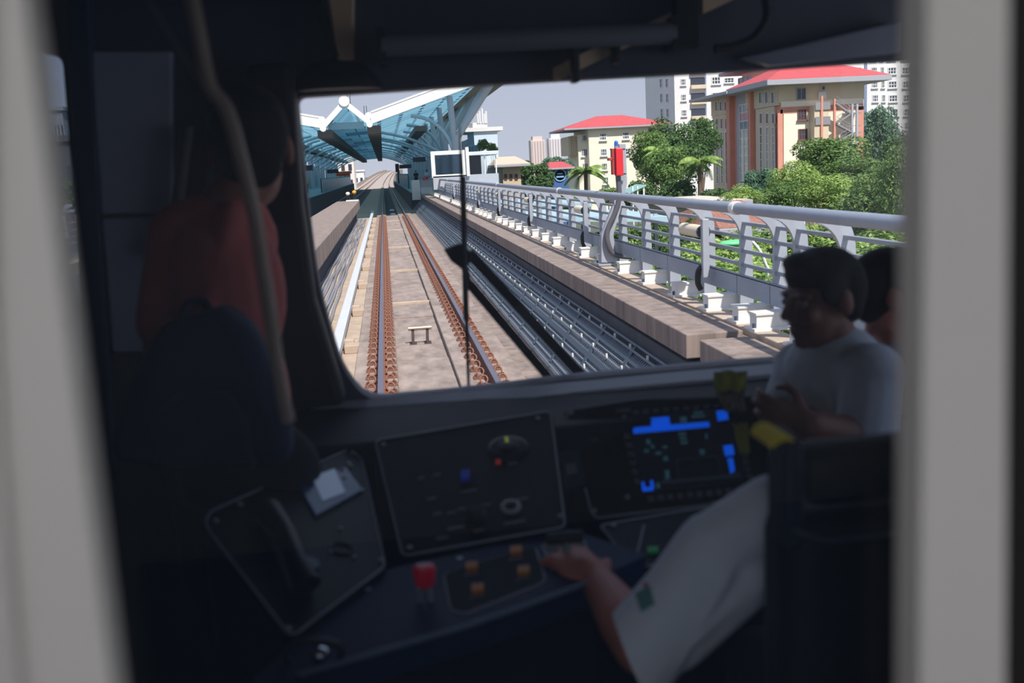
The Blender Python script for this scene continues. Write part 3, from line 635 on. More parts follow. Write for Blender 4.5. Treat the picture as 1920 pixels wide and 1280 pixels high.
for x0, y0, x1_, y1 in ((1124, 250, 1137, 263), (1167, 248, 1180, 261), (1126, 279, 1138, 292), (1128, 306, 1139, 319), (1130, 332, 1141, 345), (1169, 278, 1181, 290)): fwin(t, x0, y0, x1_, y1, Y=Yc, nx=3, ny=2, fr=.3, sill=True)
for x0, y0, x1_, y1 in ((1091, 253, 1100, 264), (1090, 279, 1102, 293), (1092, 306, 1103, 319)): fwin(t, x0, y0, x1_, y1, Y=Yc+2, nx=3, ny=1, fr=.3, sill=True)
# --- white tower blocks
def tower(lab, Y, px0, px1, pyt, dep, wins, bal=(), cols=()):
    a, b = at(px0, pyt, Y=Y), at(px1, pyt, Y=Y); t = thing('tower_block', (a.x, Y, GZ), lab, 'building')
    m = MB(); m.bb(a.x, b.x, Y, Y+dep, GZ, a.z); m.build('wall', mt_wht, t)
    for x0, y0, x1_, y1 in wins: fwin(t, x0, y0, x1_, y1, Y=Y, nx=3, ny=2, fr=.25, sill=True)
    for x0, y0, x1_, y1 in bal:
        slab('balcony', mt_pane, t, x0, y0, x1_, y1, Y=Y, d1=.06); slab('balcony_front', mt_cre2, t, x0, y1-4, x1_, y1+2, Y=Y, d1=.9)
    for x in cols: slab('pipe_strip', mat('blue_grey_strip', (128, 142, 168), .8), t, x, pyt, x+2.5, 330, Y=Y, d1=.15)
    return t, a, b
Yt = 232.0
wins = [(1274+i*.9, 90+29*i, 1284+i*.9, 102+29*i) for i in range(5)]+[(1332+i, 86+29*i, 1349+i, 100+29*i) for i in range(5)]+[(1356+i, 88+29*i, 1374+i, 97+29*i) for i in range(4)]+[(1394+30*k, 96+29*i, 1408+30*k, 108+29*i) for i in range(3) for k in range(3)]
t, a, b = tower('white high rise with blue grey shaded side, left of the salmon building', Yt, 1262, 1500, 60, 26, wins, [(1293+i*.7, 88+29*i, 1321+i*.7, 106+29*i) for i in range(5)], (1322,))
for i in range(6):
    for k in (0, 1): fwin(t, 1236+k*11+i*.8, 92+28*i, 1241+k*11+i*.8, 107+28*i, X=a.x, nx=1, ny=2)
wins = [(x+i*1.2, 100+26*i, x+w+i*1.2, 113+26*i) for i in range(9) for x, w in ((1632, 11), (1650, 6), (1663, 16), (1690, 16), (1575, 14), (1598, 16))]
tower('white high rise right of the salmon building', 225.0, 1548, 1760, 60, 24, wins, (), (1621,))
for px0, px1, pt, cl, lab in ((995, 1021, 259, (224, 204, 196), 'hazy pinkish tower far on the horizon'), (1029, 1054, 255, (226, 224, 226), 'hazy white tower far on the horizon')):
    Y = 900; a, b = at(px0, pt, Y=Y), at(px1, pt, Y=Y); t = thing('distant_tower', (a.x, Y, GZ), lab, 'building')
    m = MB(); m.bb(a.x, b.x, Y, Y+14, GZ, a.z-2); m.bb(a.x+2, b.x-2, Y+1, Y+12, a.z-2, a.z+1.5); m.build('wall', mat(lab[:9], cl, .95), t)
    for i in range(5): m = MB(); q = a.x+(b.x-a.x)*(i+.3)/5; m.bb(q, q+1.0, Y-.5, Y, GZ, a.z-3); m.build('window_strip', mat('tower_strip', (190, 178, 180), .9), t)
# --- pale blue utility building with aerials
Yu = 118; a, b = at(888, 244, Y=Yu), at(937, 340, Y=Yu); t = thing('utility_building', (a.x, Yu, GZ), 'pale blue building with rooftop aerials behind the station shelter', 'building')
m = MB(); m.bb(a.x, b.x, Yu, Yu+9, GZ, a.z); m.build('wall', mat('pale_blue_render', (206, 222, 236), .9, var=.05, scale=.3), t)
q0, q1 = at(872, 240, Y=Yu-.3), at(943, 244, Y=Yu-.3); m = MB(); m.bb(q0.x, q1.x, Yu-.3, Yu+10, q1.z, q0.z); m.build('roof_slab', mt_wht, t)
q0, q1 = at(886, 230, Y=Yu), at(914, 240, Y=Yu); m = MB(); m.bb(q0.x, q1.x, Yu, Yu+5, q1.z, q0.z); m.build('roof_cabin', mt_wht, t)
for i, px in enumerate((896, 900, 905, 909, 912)): q = at(px, 231, Y=Yu); m = MB(); m.cyl(q, q+V((0, 0, 1.1+.3*(i % 3))), .12, 6); m.build('aerial', mt_wht, t)
q0, q1 = at(874, 262, Y=Yu+12), at(889, 300, Y=Yu+12); m = MB(); m.bb(q0.x, q1.x, Yu+9, Yu+20, GZ, q0.z); m.build('annex', mat('annex_glass', (140, 160, 180), .4), t)
# --- small ochre house, blue sign shed, tiled roofs below the line
def hut(nm, lab, cat, Y, px0, py0, px1, py1, dep, wall, roof, rh, ov=1.0):
    a, b = at(px0, py0, Y=Y), at(px1, py1, Y=Y); t = thing(nm, (a.x, Y, GZ), lab, cat)
    m = MB(); m.bb(a.x, b.x, Y, Y+dep, GZ, a.z); m.build('wall', wall, t); hip('roof', roof, t, a.x-ov, b.x+ov, Y-ov, Y+dep+ov, a.z+.2, rh, .25, .3); return t
t = hut('house', 'small ochre house with a pale roof beside the pale blue building', 'house', 112, 942, 312, 978, 360, 8, mat('ochre_wall', (214, 190, 160), .9), mat('ochre_roof', (216, 192, 170), .8), .9)
for x in (945, 955, 965): fwin(t, x, 326, x+6, 336, Y=112, nx=2, ny=1, frame=mt_brn)
t = hut('sign_shed', 'blue shed with a round pale emblem and small red roof', 'shed', 165, 1037, 317, 1066, 350, 8, mat('shed_blue', (70, 104, 160), .7), mt_rroof, 1.0)
p = at(1050, 328, Y=164.9); m = MB(); m.lathe([(1.05, 0), (1.05, .08), (.88, .08), (.88, 0)], M.Translation(p) @ M.Rotation(PI/2, 4, 'X')); m.box(p+V((0, -.06, -.25)), (1.3, .06, .3)); m.box(p+V((0, -.06, .2)), (.9, .06, .2)); m.build('emblem', mat('emblem_blue', (150, 196, 236), .5), t)
t = hut('tiled_house', 'low house with a weathered red tile roof below the railing', 'house', 44, 1375, 432, 1436, 460, 7, mat('shade_wall', (120, 112, 104), .9), mat('weathered_tiles', (186, 128, 106), .9, col2=(120, 84, 74), scale=3, stretch=(6, 1, 1)), 1.0)  # house wall in plain grey-brown
t = hut('long_house', 'long pale walled house with a flat pale roof edge behind the railing', 'house', 60, 1290, 386, 1400, 420, 10, mat('pale_wall', (196, 180, 160), .9, var=.1), mat('pale_roof', (214, 200, 182), .8), .15, .3)
a, b = at(1178, 350, Y=70), at(1212, 362, Y=70); t = thing('canopy_shelter', (a.x, 70, GZ), 'small green glazed shelter roof behind the alarm mast', 'shelter')
m = MB(); m.prism([(a.x, 70, b.z), (b.x, 70, a.z), (b.x, 70, a.z+.08), (a.x, 70, b.z+.08)], (0, 3, 0)); m.build('roof_sheet', mat('green_glass', (150, 196, 186), .3), t)
for x in (a.x+.3, (a.x+b.x)/2, b.x-.2): m = MB(); m.bb(x, x+.1, 70.1, 70.2, GZ, a.z); m.build('post', mt_wht, t)
a, b = at(1110, 425, Y=48), at(1240, 470, Y=48)
# green street lamp
p = at(1376, 456, Y=27); q = at(1428, 505, Y=27); t = thing('street_lamp', (q.x, 27, GZ), 'street lamp with a green head on a curved white arm', 'street lamp')
m = MB(); m.sphere(p, .38, 16, 10, (1.15, .6, .28)); m.build('lamp_head', mat('lamp_green', (110, 220, 140), .4), t, smooth=60)
m = MB(); m.tube(spline([(q.x+.25, 27, GZ), (q.x+.22, 27, q.z-1), (q.x+.1, 27, q.z+.2), (q.x-.3, 27, p.z+.05), p+V((.3, 0, 0))]), .05, 8); m.build('arm', mt_wht, t, smooth=60)
# blue covered canopies along the street, seen through the far railing
for i, (px, py, Y) in enumerate(((930, 372, 58), (1000, 400, 40))):
    p = at(px, py+14, Y=Y); t = thing('street_canopy', (p.x, Y, GZ), ('far', 'near')[i]+' pale blue street canopy seen through the railing', 'canopy')
    m = MB(); m.box((p.x+2, Y+3, p.z), (7, 8, .2), M.Rotation(.06, 3, 'Y')); m.build('canopy_sheet', mat('canopy_blue', (176, 206, 216), .4), t)
    for dx in (-1.2, 2, 5): m = MB(); m.bb(p.x+dx, p.x+dx+.15, Y, Y+.15, GZ, p.z); m.build('post', mt_gal, t)
# buildings seen through the station on the left, and beyond
def simple_b(lab, Y, px0, py0, px1, dep, col, rows, ncol, extra=None):
    a, b = at(px0, py0, Y=Y), at(px1, py0, Y=Y); t = thing('building', (a.x, Y, GZ), lab, 'building')
    m = MB(); m.bb(a.x, b.x, Y, Y+dep, GZ, a.z); m.bb(a.x-.3, b.x+.3, Y-.3, Y+dep, a.z, a.z+.5); m.build('wall', mat('wall_'+lab[:12], col, .9), t)
    for j in range(rows):
        for i in range(ncol):
            x = a.x+(b.x-a.x)*(i+.2)/ncol; z = a.z-2-j*3.4; m = MB(); m.bb(x, x+(b.x-a.x)/ncol*.5, Y-.05, Y, z-1.4, z); m.build('window', mt_pane, t)
    return t, a, b
simple_b('white building glimpsed under the left side of the station roof', 226, 622, 292, 662, 14, (236, 226, 216), 5, 3)
simple_b('small white building beyond the station, left of the line', 330, 663, 322, 682, 20, (234, 232, 230), 2, 2)
t, a, b = simple_b('block with orange and white front beyond the left platform', 202, 625, 327, 655, 6, (226, 120, 76), 0, 1)
for i in range(3): q = a.x+(b.x-a.x)*(.2+.28*i); m = MB(); m.bb(q, q+.6, 201.9, 202, a.z-2.6, a.z-.4); m.build('panel', mt_wht, t)
simple_b('grey tower block seen through the narrow side window', 150, 90, 208, 116, 12, (150, 158, 170), 9, 4)
simple_b('dark low building seen through the narrow side window', 90, 60, 268, 130, 10, (84, 88, 100), 2, 5)
# ------------------------------------------------------------------ trees
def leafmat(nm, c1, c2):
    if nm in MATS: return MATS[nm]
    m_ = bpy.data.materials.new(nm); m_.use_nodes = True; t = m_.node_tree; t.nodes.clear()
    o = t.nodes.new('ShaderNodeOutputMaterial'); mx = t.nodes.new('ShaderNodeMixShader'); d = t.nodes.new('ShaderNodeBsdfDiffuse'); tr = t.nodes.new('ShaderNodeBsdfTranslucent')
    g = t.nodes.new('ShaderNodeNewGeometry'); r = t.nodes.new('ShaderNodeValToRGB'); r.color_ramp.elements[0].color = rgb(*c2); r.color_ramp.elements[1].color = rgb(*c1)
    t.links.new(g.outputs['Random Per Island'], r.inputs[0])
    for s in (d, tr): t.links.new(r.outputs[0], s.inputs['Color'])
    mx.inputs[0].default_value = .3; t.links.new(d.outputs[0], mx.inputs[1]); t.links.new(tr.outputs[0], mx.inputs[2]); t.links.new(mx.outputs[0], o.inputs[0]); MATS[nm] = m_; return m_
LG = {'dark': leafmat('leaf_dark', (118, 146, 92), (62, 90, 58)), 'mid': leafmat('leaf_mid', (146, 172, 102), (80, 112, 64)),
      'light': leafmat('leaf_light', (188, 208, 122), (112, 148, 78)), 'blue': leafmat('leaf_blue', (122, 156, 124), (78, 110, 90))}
mt_bark = mat('bark', (112, 94, 78), .9, var=.2, scale=6)
def crown_mesh(seed, n, leaf, clumps=26, flat=1.0, mt='mid', droop=0):
    rnd = random.Random(seed); cs = []
    for i in range(clumps):
        while True:
            d = V((rnd.uniform(-1, 1), rnd.uniform(-1, 1), rnd.uniform(-.75, 1)))
            if .45 < d.length < 1: break
        cs.append((d*.72, rnd.uniform(.24, .42)))
    m = MB()
    for i in range(n):
        c, r = cs[i % clumps]; d = V((rnd.gauss(0, 1), rnd.gauss(0, 1), rnd.gauss(0, 1)+.25)).normalized()
        p = c + d*r*rnd.uniform(.8, 1.05); p.z *= flat
        nrm = (d + V((rnd.gauss(0, .5), rnd.gauss(0, .5), rnd.gauss(0, .5)+.35))).normalized()
        a = nrm.cross(V((rnd.random()-.5, rnd.random()-.5, rnd.random()-.5-droop))).normalized(); b = nrm.cross(a); l = leaf*rnd.uniform(.7, 1.4); w = l*.42
        m.add([p-a*l, p-b*w, p+a*l, p+b*w], [(0, 1, 2, 3)])
    m_ = m.mesh('crown', LG[mt], fix=False); return m_
CM = {}
def crown(kind, mt, k):
    key = (kind, mt, k)
    if key not in CM: CM[key] = crown_mesh(k*31+len(kind)*7+sum(map(ord, kind)) % 11+len(mt), *dict(far=(4200, .075), near=(9000, .045), fine=(7000, .05))[kind], mt=mt, flat=.92)
    return CM[key]
NT = 0
def trunk_mesh():
    m = MB(); m.tube([(0, 0, 0), (.02, 0, .5), (0, 0, 1)], .1, 8, rs=[.055, .04, .02]); m.tube([(0, 0, .5), (.25, .1, .95)], .02, 6, rs=[.03, .012]); m.tube([(0, 0, .55), (-.22, -.1, .98)], .02, 6, rs=[.03, .012]); return m.mesh('trunk', mt_bark, 60)
TRK = trunk_mesh()
def tree(px, pyt, pw, Y, mt, lab, kind='far', tall=1.0, group=None, k=None):
    """crown top at pixel (px, pyt), crown width pw pixels, standing on the ground at depth Y"""
    global NT; NT += 1
    top = at(px, pyt, Y=Y); r = pw/2*(Y/ray(px, pyt).y)/FPX*ray(px, pyt).length**0 * 1.0
    r = (at(px+pw/2, pyt, Y=Y)-top).length; hz = r*tall; cz = top.z-hz*.95
    t = thing('tree', (top.x, Y, GZ), lab, 'tree', group)
    o = link('crown', crown(kind, mt, (NT if k is None else k) % 3), t); o.matrix_parent_inverse = M.Identity(4)
    o.location = (0, 0, cz-GZ); o.scale = (r, r, hz); o.rotation_euler = (0, 0, NT*1.3)
    o = link('trunk', TRK, t); o.matrix_parent_inverse = M.Identity(4); h = cz-GZ; o.scale = (r*1.3, r*1.3, h)
    return t
T = tree
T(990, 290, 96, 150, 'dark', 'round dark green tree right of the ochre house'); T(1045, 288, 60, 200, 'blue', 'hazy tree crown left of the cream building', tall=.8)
T(955, 300, 40, 160, 'dark', 'small dark tree right behind the ochre house')
T(1262, 212, 150, 118, 'dark', 'tall broad tree between cream building and salmon building', 'fine', 1.0); T(1315, 214, 80, 125, 'dark', 'dark tree crown close against the salmon building', 'fine', 1.3)
T(1215, 236, 90, 104, 'mid', 'bushy tree just right of the alarm box', 'fine', 1.1); T(1250, 268, 110, 92, 'mid', 'leafy tree in front of the tall broad tree', 'fine', .9)
T(1205, 330, 80, 84, 'dark', 'low tree behind the small green shelter'); T(1265, 330, 90, 78, 'dark', 'low tree left of the coconut palm'); T(1350, 345, 90, 72, 'dark', 'low dark tree right of the coconut palm', tall=.7)
T(1430, 308, 74, 92, 'blue', 'bluish green tree at the foot of the salmon building'); T(1392, 342, 80, 62, 'light', 'bright yellow green tree under the glass bay', 'fine', .7)
T(1488, 296, 110, 80, 'light', 'yellow green tree in front of the salmon corner', 'fine', .9); T(1470, 330, 110, 66, 'mid', 'mid green tree below the salmon corner', 'fine', .8)
T(1560, 248, 150, 100, 'mid', 'spreading umbrella shaped tree before the fire stairs', 'fine', .62); T(1600, 290, 130, 92, 'mid', 'lower layer tree under the umbrella shaped tree', 'fine', .6)
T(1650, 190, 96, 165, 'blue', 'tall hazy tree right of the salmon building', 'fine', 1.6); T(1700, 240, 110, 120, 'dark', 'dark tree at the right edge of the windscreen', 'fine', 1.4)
T(1545, 318, 130, 58, 'light', 'light green tree above the handrail', 'near', .7); T(1640, 312, 170, 40, 'mid', 'large leafy tree with drooping shoots above the handrail', 'near', .9)
T(1700, 262, 130, 36, 'mid', 'tall leafy tree at the far right above the handrail', 'near', 1.3)
T(1140, 348, 60, 70, 'mid', 'small tree behind the handrail at the alarm box', tall=.7); T(1065, 348, 60, 90, 'light', 'small light tree below the cream building')
rnd = random.Random(4)
LABS = 'leafy tree crown below the viaduct, seen between the railing bars'
for i in range(46):                            # crowns below the line, seen through the bars
    Y = rnd.choice((16, 19, 22, 26, 30, 35, 41, 48, 56)); X = 4.8+Y*.05+rnd.uniform(0, 1)*(1.5+Y*.42)
    r = rnd.uniform(1.3, 2.3)*(1+Y/90); top = rnd.uniform(-3.1, -1.5)+Y*.022
    t = thing('tree', (X+r*.4, Y, GZ), LABS, 'tree', 'tree crowns below the railing'); mt = rnd.choice(('mid', 'mid', 'light', 'dark')); 
    o = link('crown', crown('near', mt, i % 3), t); o.matrix_parent_inverse = M.Identity(4); o.location = (0, 0, top-r*.7-GZ); o.scale = (r, r, r*.75); o.rotation_euler = (0, 0, i)
    o = link('trunk', TRK, t); o.matrix_parent_inverse = M.Identity(4); h = top-r*.7-GZ; o.scale = (r*1.2, r*1.2, h)
for i in range(12):                            # beyond the station
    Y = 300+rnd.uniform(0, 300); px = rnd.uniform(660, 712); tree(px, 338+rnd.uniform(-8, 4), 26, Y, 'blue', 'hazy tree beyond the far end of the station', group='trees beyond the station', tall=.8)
def palm(px, py, Y, R, lab):
    c = at(px, py, Y=Y); t = thing('palm_tree', (c.x, Y, GZ), lab, 'palm'); rn = random.Random(int(px))
    m = MB(); m.tube(spline([(c.x-.3, Y, GZ), (c.x-.1, Y, (GZ+c.z)/2), c]), .16, 8); m.build('trunk', mt_bark, t, smooth=60)
    for k in range(17):
        a = k*2.4; el = rn.uniform(-.1, 1.1); L = R*rn.uniform(.85, 1.1); d = V((math.cos(a), math.sin(a), 0)); m = MB(); pts = []
        for j in range(9): u = j/8; pts.append(c+d*L*u*math.cos(el*.6)+V((0, 0, L*(math.sin(el)*u-.75*u*u))))
        m.tube(pts, .03, 5, rs=[.05-.045*j/8 for j in range(9)])
        for j in range(1, 30):
            u = j/30*8; q = pts[int(u)].lerp(pts[min(int(u)+1, 8)], u % 1); s = d.cross(V((0, 0, 1)))
            for sg in (-1, 1):
                l = L*.30*(1-abs(j/30-.45)); e = q+s*sg*l*.75+V((0, 0, -l*.65))+d*l*.5; w = d*.07
                m.add([q-w, q+w, e], [(0, 1, 2)])
        m.build('frond', LG['light' if k % 3 else 'mid'], t)
palm(1312, 305, 76, 2.0, 'coconut palm with arching fronds left of the salmon building'); palm(1098, 322, 84, 2.0, 'palm with drooping fronds in front of the cream building'); palm(1240, 285, 96, 2.2, 'palm half hidden in the trees right of the alarm box')
for i, (px, py) in enumerate(((905, 285), (925, 285))): tree(px-i*2, 258+i*8, 26, 78, 'mid', ('left', 'right')[i]+' spindly roof plant above the station shelter', tall=1.1)

for i, (px, py) in enumerate(((110, 330), (140, 350), (90, 345))): tree(px, py, 60, 60+8*i, 'blue', 'bluish tree seen through the narrow side window', group='trees left of the line')
# ------------------------------------------------------------------ cab shell (setting)
def veiled(nm):                                 # clear pane with a weak mirror image; bluish reflection veil painted in as diffuse
    m_ = glass(nm, (.92, .95, .985), .7, 1.42); t = m_.node_tree; x = next(n for n in t.nodes if n.type == 'MIX_SHADER'); o = next(n for n in t.nodes if n.type == 'OUTPUT_MATERIAL')
    d = t.nodes.new('ShaderNodeBsdfDiffuse'); d.inputs['Color'].default_value = (.40, .60, 1, 1); y = t.nodes.new('ShaderNodeMixShader'); y.inputs[0].default_value = .016
    t.links.new(x.outputs[0], y.inputs[1]); t.links.new(d.outputs[0], y.inputs[2]); t.links.new(y.outputs[0], o.inputs[0]); return m_
mt_cab = mat('cab_lining', (82, 86, 100), .6, var=.05, scale=3); mt_cabd = mat('cab_black', (20, 22, 28), .55); mt_cabp = mat('cab_panel_blue', (198, 212, 240), .45, var=.05, scale=2)
mt_door = mat('partition_paint', (206, 205, 205), .5, var=.02, scale=3); mt_tan = mat('tan_trim', (250, 222, 184), .6); mt_gr = mat('cab_grey', (96, 98, 106), .5)  # the tan one stands in for reflected light
YW_ = 2.6
def pxz(l, Y): return [(p.x, p.z) for p in (at(x, y, Y=Y) for x, y in l)]
ws = rounded(pxz([(556, 181), (575, 375), (596, 540), (640, 690), (688, 753), (900, 733), (1080, 710), (1455, 677), (1790, 664), (1800, 420), (1800, 104), (1400, 131), (1000, 152)], YW_), [.02, .1, .1, .1, .05, .1, .1, .1, .06, .1, .08, .1, .1], 4)
qw = rounded(pxz([(34, 84), (117, 108), (166, 700), (84, 700)], YW_), .02, 3)
struct(plate('wall_front', [(-1.1, -.0), (2.05, -.0), (2.05, 2.15), (-1.1, 2.15)], [ws, qw], XZ(YW_+.04), .08, mt_cab))
m = MB(); vs = [V((x, YW_+.05, z)) for x, z in ws]; m.add(vs, [tuple(range(len(vs)))]); struct(m.build('window_1', glass('windscreen_glass', (.97, .98, 1.0), .7)))
m = MB(); vs = [V((x, YW_+.05, z)) for x, z in qw]; m.add(vs, [tuple(range(len(vs)))]); struct(m.build('window_2', glass('tinted_glass', (.26, .29, .33), .8)))
m = MB(); m.bb(-1.15, 2.1, -3.0, 2.68, -.06, 0); struct(m.build('floor', mat('cab_floor', (52, 52, 56), .7)))
m = MB(); m.bb(-1.15, 2.1, -3.0, 2.68, 2.15, 2.22); struct(m.build('ceiling', mat('cab_ceiling', (120, 120, 122), .7)))
m = MB(); m.bb(-1.18, -1.1, .5, 2.68, 0, 2.15); struct(m.build('wall_left', mt_cab))
YZ = lambda X: M(((0, 0, 1, X), (1, 0, 0, 0), (0, 1, 0, 0), (0, 0, 0, 1)))
struct(plate('wall_right', [(.5, 0), (2.68, 0), (2.68, 2.15), (.5, 2.15)], [rounded([(.85, .9), (2.4, .9), (2.4, 2.0), (.85, 2.0)], .06)], YZ(2.06), .08, mt_cab))
# passenger side: side walls with wide windows, rear wall, two unseen ceiling lamps that light the door frame
for i, X in enumerate((-1.14, 2.06)):
    struct(plate('wall_'+('saloon_left', 'saloon_right')[i], [(-3, 0), (.5, 0), (.5, 2.15), (-3, 2.15)], [rounded([(-2.6, .95), (-.5, .95), (-.5, 1.85), (-2.6, 1.85)], .1)], YZ(X), .08, mt_door))
m = MB(); m.bb(-1.15, 2.1, -3.06, -3.0, 0, 2.15); struct(m.build('wall_back', mt_door))
for i, x in enumerate((-.2, 1.1)):
    t = thing('ceiling_lamp', (x, -1.0, 2.12), ('left', 'right')[i]+' ceiling lamp of the passenger saloon behind the glass door', 'lamp')
    m = MB(); m.bb(x-.12, x+.12, -2.0, .0, 2.11, 2.15); m.build('housing', mt_white, t, bevel=.01); m = MB(); m.bb(x-.09, x+.09, -1.9, -.1, 2.098, 2.112); m.build('diffuser', mat('lamp_diffuser', (255, 252, 248), .5, emit=8.0), t)
# ------------------------------------------------------------------ glazed door between saloon and cab
YD = .46; YF = .485                            # near and far face of the partition
le = [at(x, y, Y=YF) for x, y in ((62, -120), (84, 40), (160, 640), (240, 1290), (258, 1450))]; re = [at(x, y, Y=YF) for x, y in ((1690, -120), (1684, 640), (1678, 1450))]
zt, zb = 2.1, .6
left = [(-1.1, 0), (le[-1].x+.012, 0), (le[-1].x+.012, zb)]+[(p.x, p.z) for p in le[::-1]]+[(le[0].x-.02, zt), (-1.1, zt)]
struct(plate('door_1', left, [], XZ((YD+YF)/2), YF-YD, mt_door))
m = MB(); q = [at(x, y, Y=YD-.006) for x, y in ((-40, -60), (-28, 640), (26, 1330))]; m.tube(spline(q, 4), .004, 6); struct(m.build('trim_40', mt_door))
rx = re[1].x; jr = [at(x, y, Y=YD) for x, y in ((1893, -120), (1888, 640), (1884, 1450))]
rp = [(re[2].x, 0)]+[(p.x, p.z) for p in re[::-1]]+[(re[0].x, zt), (jr[0].x, zt)]+[(p.x, p.z) for p in jr]+[(jr[2].x, 0)]
struct(plate('door_2', rp, [], XZ((YD+YF)/2), YF-YD, mt_door))
m = MB(); m.bb(jr[1].x-.004, 2.05, YD+.004, YF+.03, 0, zt); struct(m.build('wall_partition', mat('door_rubber', (16, 15, 16), .8)))
m = MB(); m.bb(-1.1, 2.05, YD, YF, zt, 2.15); struct(m.build('trim_41', mt_door))
m = MB(); m.grid([[V((le[-1].x-.12, YF+.006, .3)), V((re[0].x+.012, YF+.006, .3))], [V((le[-1].x-.12, YF+.006, zt)), V((re[0].x+.012, YF+.006, zt))]]); struct(m.build('window_3', veiled('door_glass')))
m = MB(); m.bb(le[-1].x, re[0].x+.02, YD, YF, 0, .55); struct(m.build('door_3', mt_door))
# ------------------------------------------------------------------ header above the windscreen
F = lambda x, y, d=0: at(x, y, Y=YW_-d)
def fpoly(nm, pts, mt, par=None, d0=.0, d1=.03, bevel=.006):
    m = MB(); a = [at(x, y, Y=YW_-d1) for x, y in pts]; m.prism([V((p.x, YW_-d1, p.z)) for p in a], (0, d1-d0, 0)); return m.build(nm, mt, par, bevel=bevel)
tag(fpoly('trim_panel', [(604, -60), (664, -60), (664, 112), (632, 112)], mt_tan, d1=.05), 'tan upright trim panel above the left end of the windscreen', 'trim panel')  # tan reflection in the door glass, built as a solid panel
m = MB(); a, b = F(585, -30, .06), F(628, 108, .06); m.beam(a, b, .012, .02); tag(m.build('trim_strip', mt_cabd), 'thin dark strip beside the tan upright trim panel', 'trim strip')  # dark line of that reflection, built as a strip
t = thing('sun_blind', F(980, 78, .12), 'rolled dark sun blind across the top of the windscreen', 'blind')
m = MB(); a, b = F(715, 86, .09), F(1265, 62, .09); m.tube([a, b], .026, 14); m.build('roller', mat('blind_grey', (130, 132, 144), .6), t, smooth=50)
for p in (a, b): m = MB(); m.box(p+V((0, .03, 0)), (.02, .10, .08)); m.build('bracket', mt_cabd, t)
t = thing('trim_rail', F(1190, 70, .05), 'sloping tan trim rail in pieces above the right of the windscreen', 'trim rail')  # broken tan reflection in the door glass, built as bars and dark gaps
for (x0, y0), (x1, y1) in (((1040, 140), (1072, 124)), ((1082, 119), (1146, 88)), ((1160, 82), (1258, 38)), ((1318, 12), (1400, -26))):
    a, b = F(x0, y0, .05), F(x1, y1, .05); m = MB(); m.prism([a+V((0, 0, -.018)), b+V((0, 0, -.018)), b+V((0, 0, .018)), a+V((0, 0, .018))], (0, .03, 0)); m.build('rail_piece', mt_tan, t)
for x, y in ((1077, 121), (1153, 85), (1285, 30)): p = F(x, y, .06); m = MB(); m.box(p, (.018 if x < 1280 else .06, .05, .09 if x < 1280 else .16)); m.build('rail_clip', mt_cabd, t, bevel=.004)
tag(fpoly('line_display', [(1392, 108), (1690, 38), (1690, 98), (1450, 122)], mat('display_grey', (140, 146, 164), .3), d1=.06), 'long grey display strip above the right of the windscreen', 'display')
m = MB(); m.tube(spline([F(1432, -20, .1), F(1438, 30, .1), F(1415, 70, .1), (F(1375, 88, .1)), F(1340, 92, .1)]), .012, 8); tag(m.build('black_hose', mt_black, smooth=60), 'black curved hose above the right of the windscreen', 'hose')
t = thing('camera_dome', F(632, 150, .12), 'black domed housing above the left corner of the windscreen', 'dome')
m = MB(); c = F(630, 164, .1); R_ = (F(718, 160, .1)-c).length
prof = [(R_*math.cos(a*PI/16), R_*.72*math.sin(a*PI/16)) for a in range(9)]; vs = []
m.lathe([(max(r, .002), z) for r, z in prof], M.Translation((c.x, YW_-.0, c.z)) @ M.Diagonal((1, .8, 1, 1)), 28); m.build('dome_cover', mt_cabd, t, smooth=60)
m = MB(); m.box((c.x, YW_-.005, c.z+R_*.3), (R_*1.2, .03, R_*.5)); m.build('base_plate', mt_cabd, t, bevel=.003)
# ------------------------------------------------------------------ left bulkhead fittings
t = thing('wall_locker', F(250, 400), 'tall blue grey wall locker with two doors left of the windscreen', 'locker')
fpoly('locker_door', [(166, 96), (322, 96), (322, 398), (190, 402)], mt_cabp, t, d1=.03)
ld = fpoly('locker_door', [(190, 410), (322, 406), (326, 660), (210, 660)], mt_cabp, t, d1=.03)
m = MB(); a, b = F(308, 414, .07), F(315, 474, .07); m.tube([a+V((0, .05, 0)), a, b, b+V((0, .05, 0))], .009, 8); m.build('handle', mat('pale_handle', (190, 196, 206), .4), ld, smooth=60)
tag(fpoly('corner_post', [(120, -40), (164, -40), (212, 900), (168, 900)], mat('post_navy', (50, 66, 100), .5), d1=.05), 'dark navy corner post beside the narrow side window', 'post')
tag(fpoly('corner_post', [(455, 120), (548, 110), (566, 380), (590, 560), (650, 760), (500, 780)], mt_cabd, d1=.10, bevel=.02), 'black post at the left edge of the windscreen', 'post')
tag(fpoly('notice_panel', [(384, 210), (416, 218), (418, 360), (386, 360)], mat('notice_grey', (118, 124, 128), .4), d1=.04), 'narrow grey panel behind the person in red', 'panel')
m = MB(); a, b = F(352, 236, .06), F(328, 420, .06); m.tube([a, b], .016, 10); m.tube([b, b+(b-a)*.3], .009, 8); tag(m.build('gas_strut', mt_gr, smooth=60), 'slanting grey gas strut on the left bulkhead', 'strut')
# reflection of a grab pole in the door glass, built as a bent tube
t = thing('grab_rail', at(440, 260, Y=1.35), 'pale bent grab rail running down beside the person in red', 'grab rail')
mt_grab = mat('grab_beige', (196, 176, 164), .35, var=.15, scale=9)
G_ = lambda l: spline([at(x, y, Y=1.35) for x, y in l], 6)
m = MB(); m.tube(G_([(352, -40), (372, 60), (393, 160), (425, 205), (452, 300), (476, 400), (492, 500), (508, 600), (522, 700), (540, 790)]), .0095, 10); m.build('rail_tube', mt_grab, t, smooth=60)
m = MB(); m.tube(G_([(255, -30), (325, 80), (385, 165), (420, 203)]), .0055, 8); m.build('thin_branch', mt_gr, t, smooth=60)
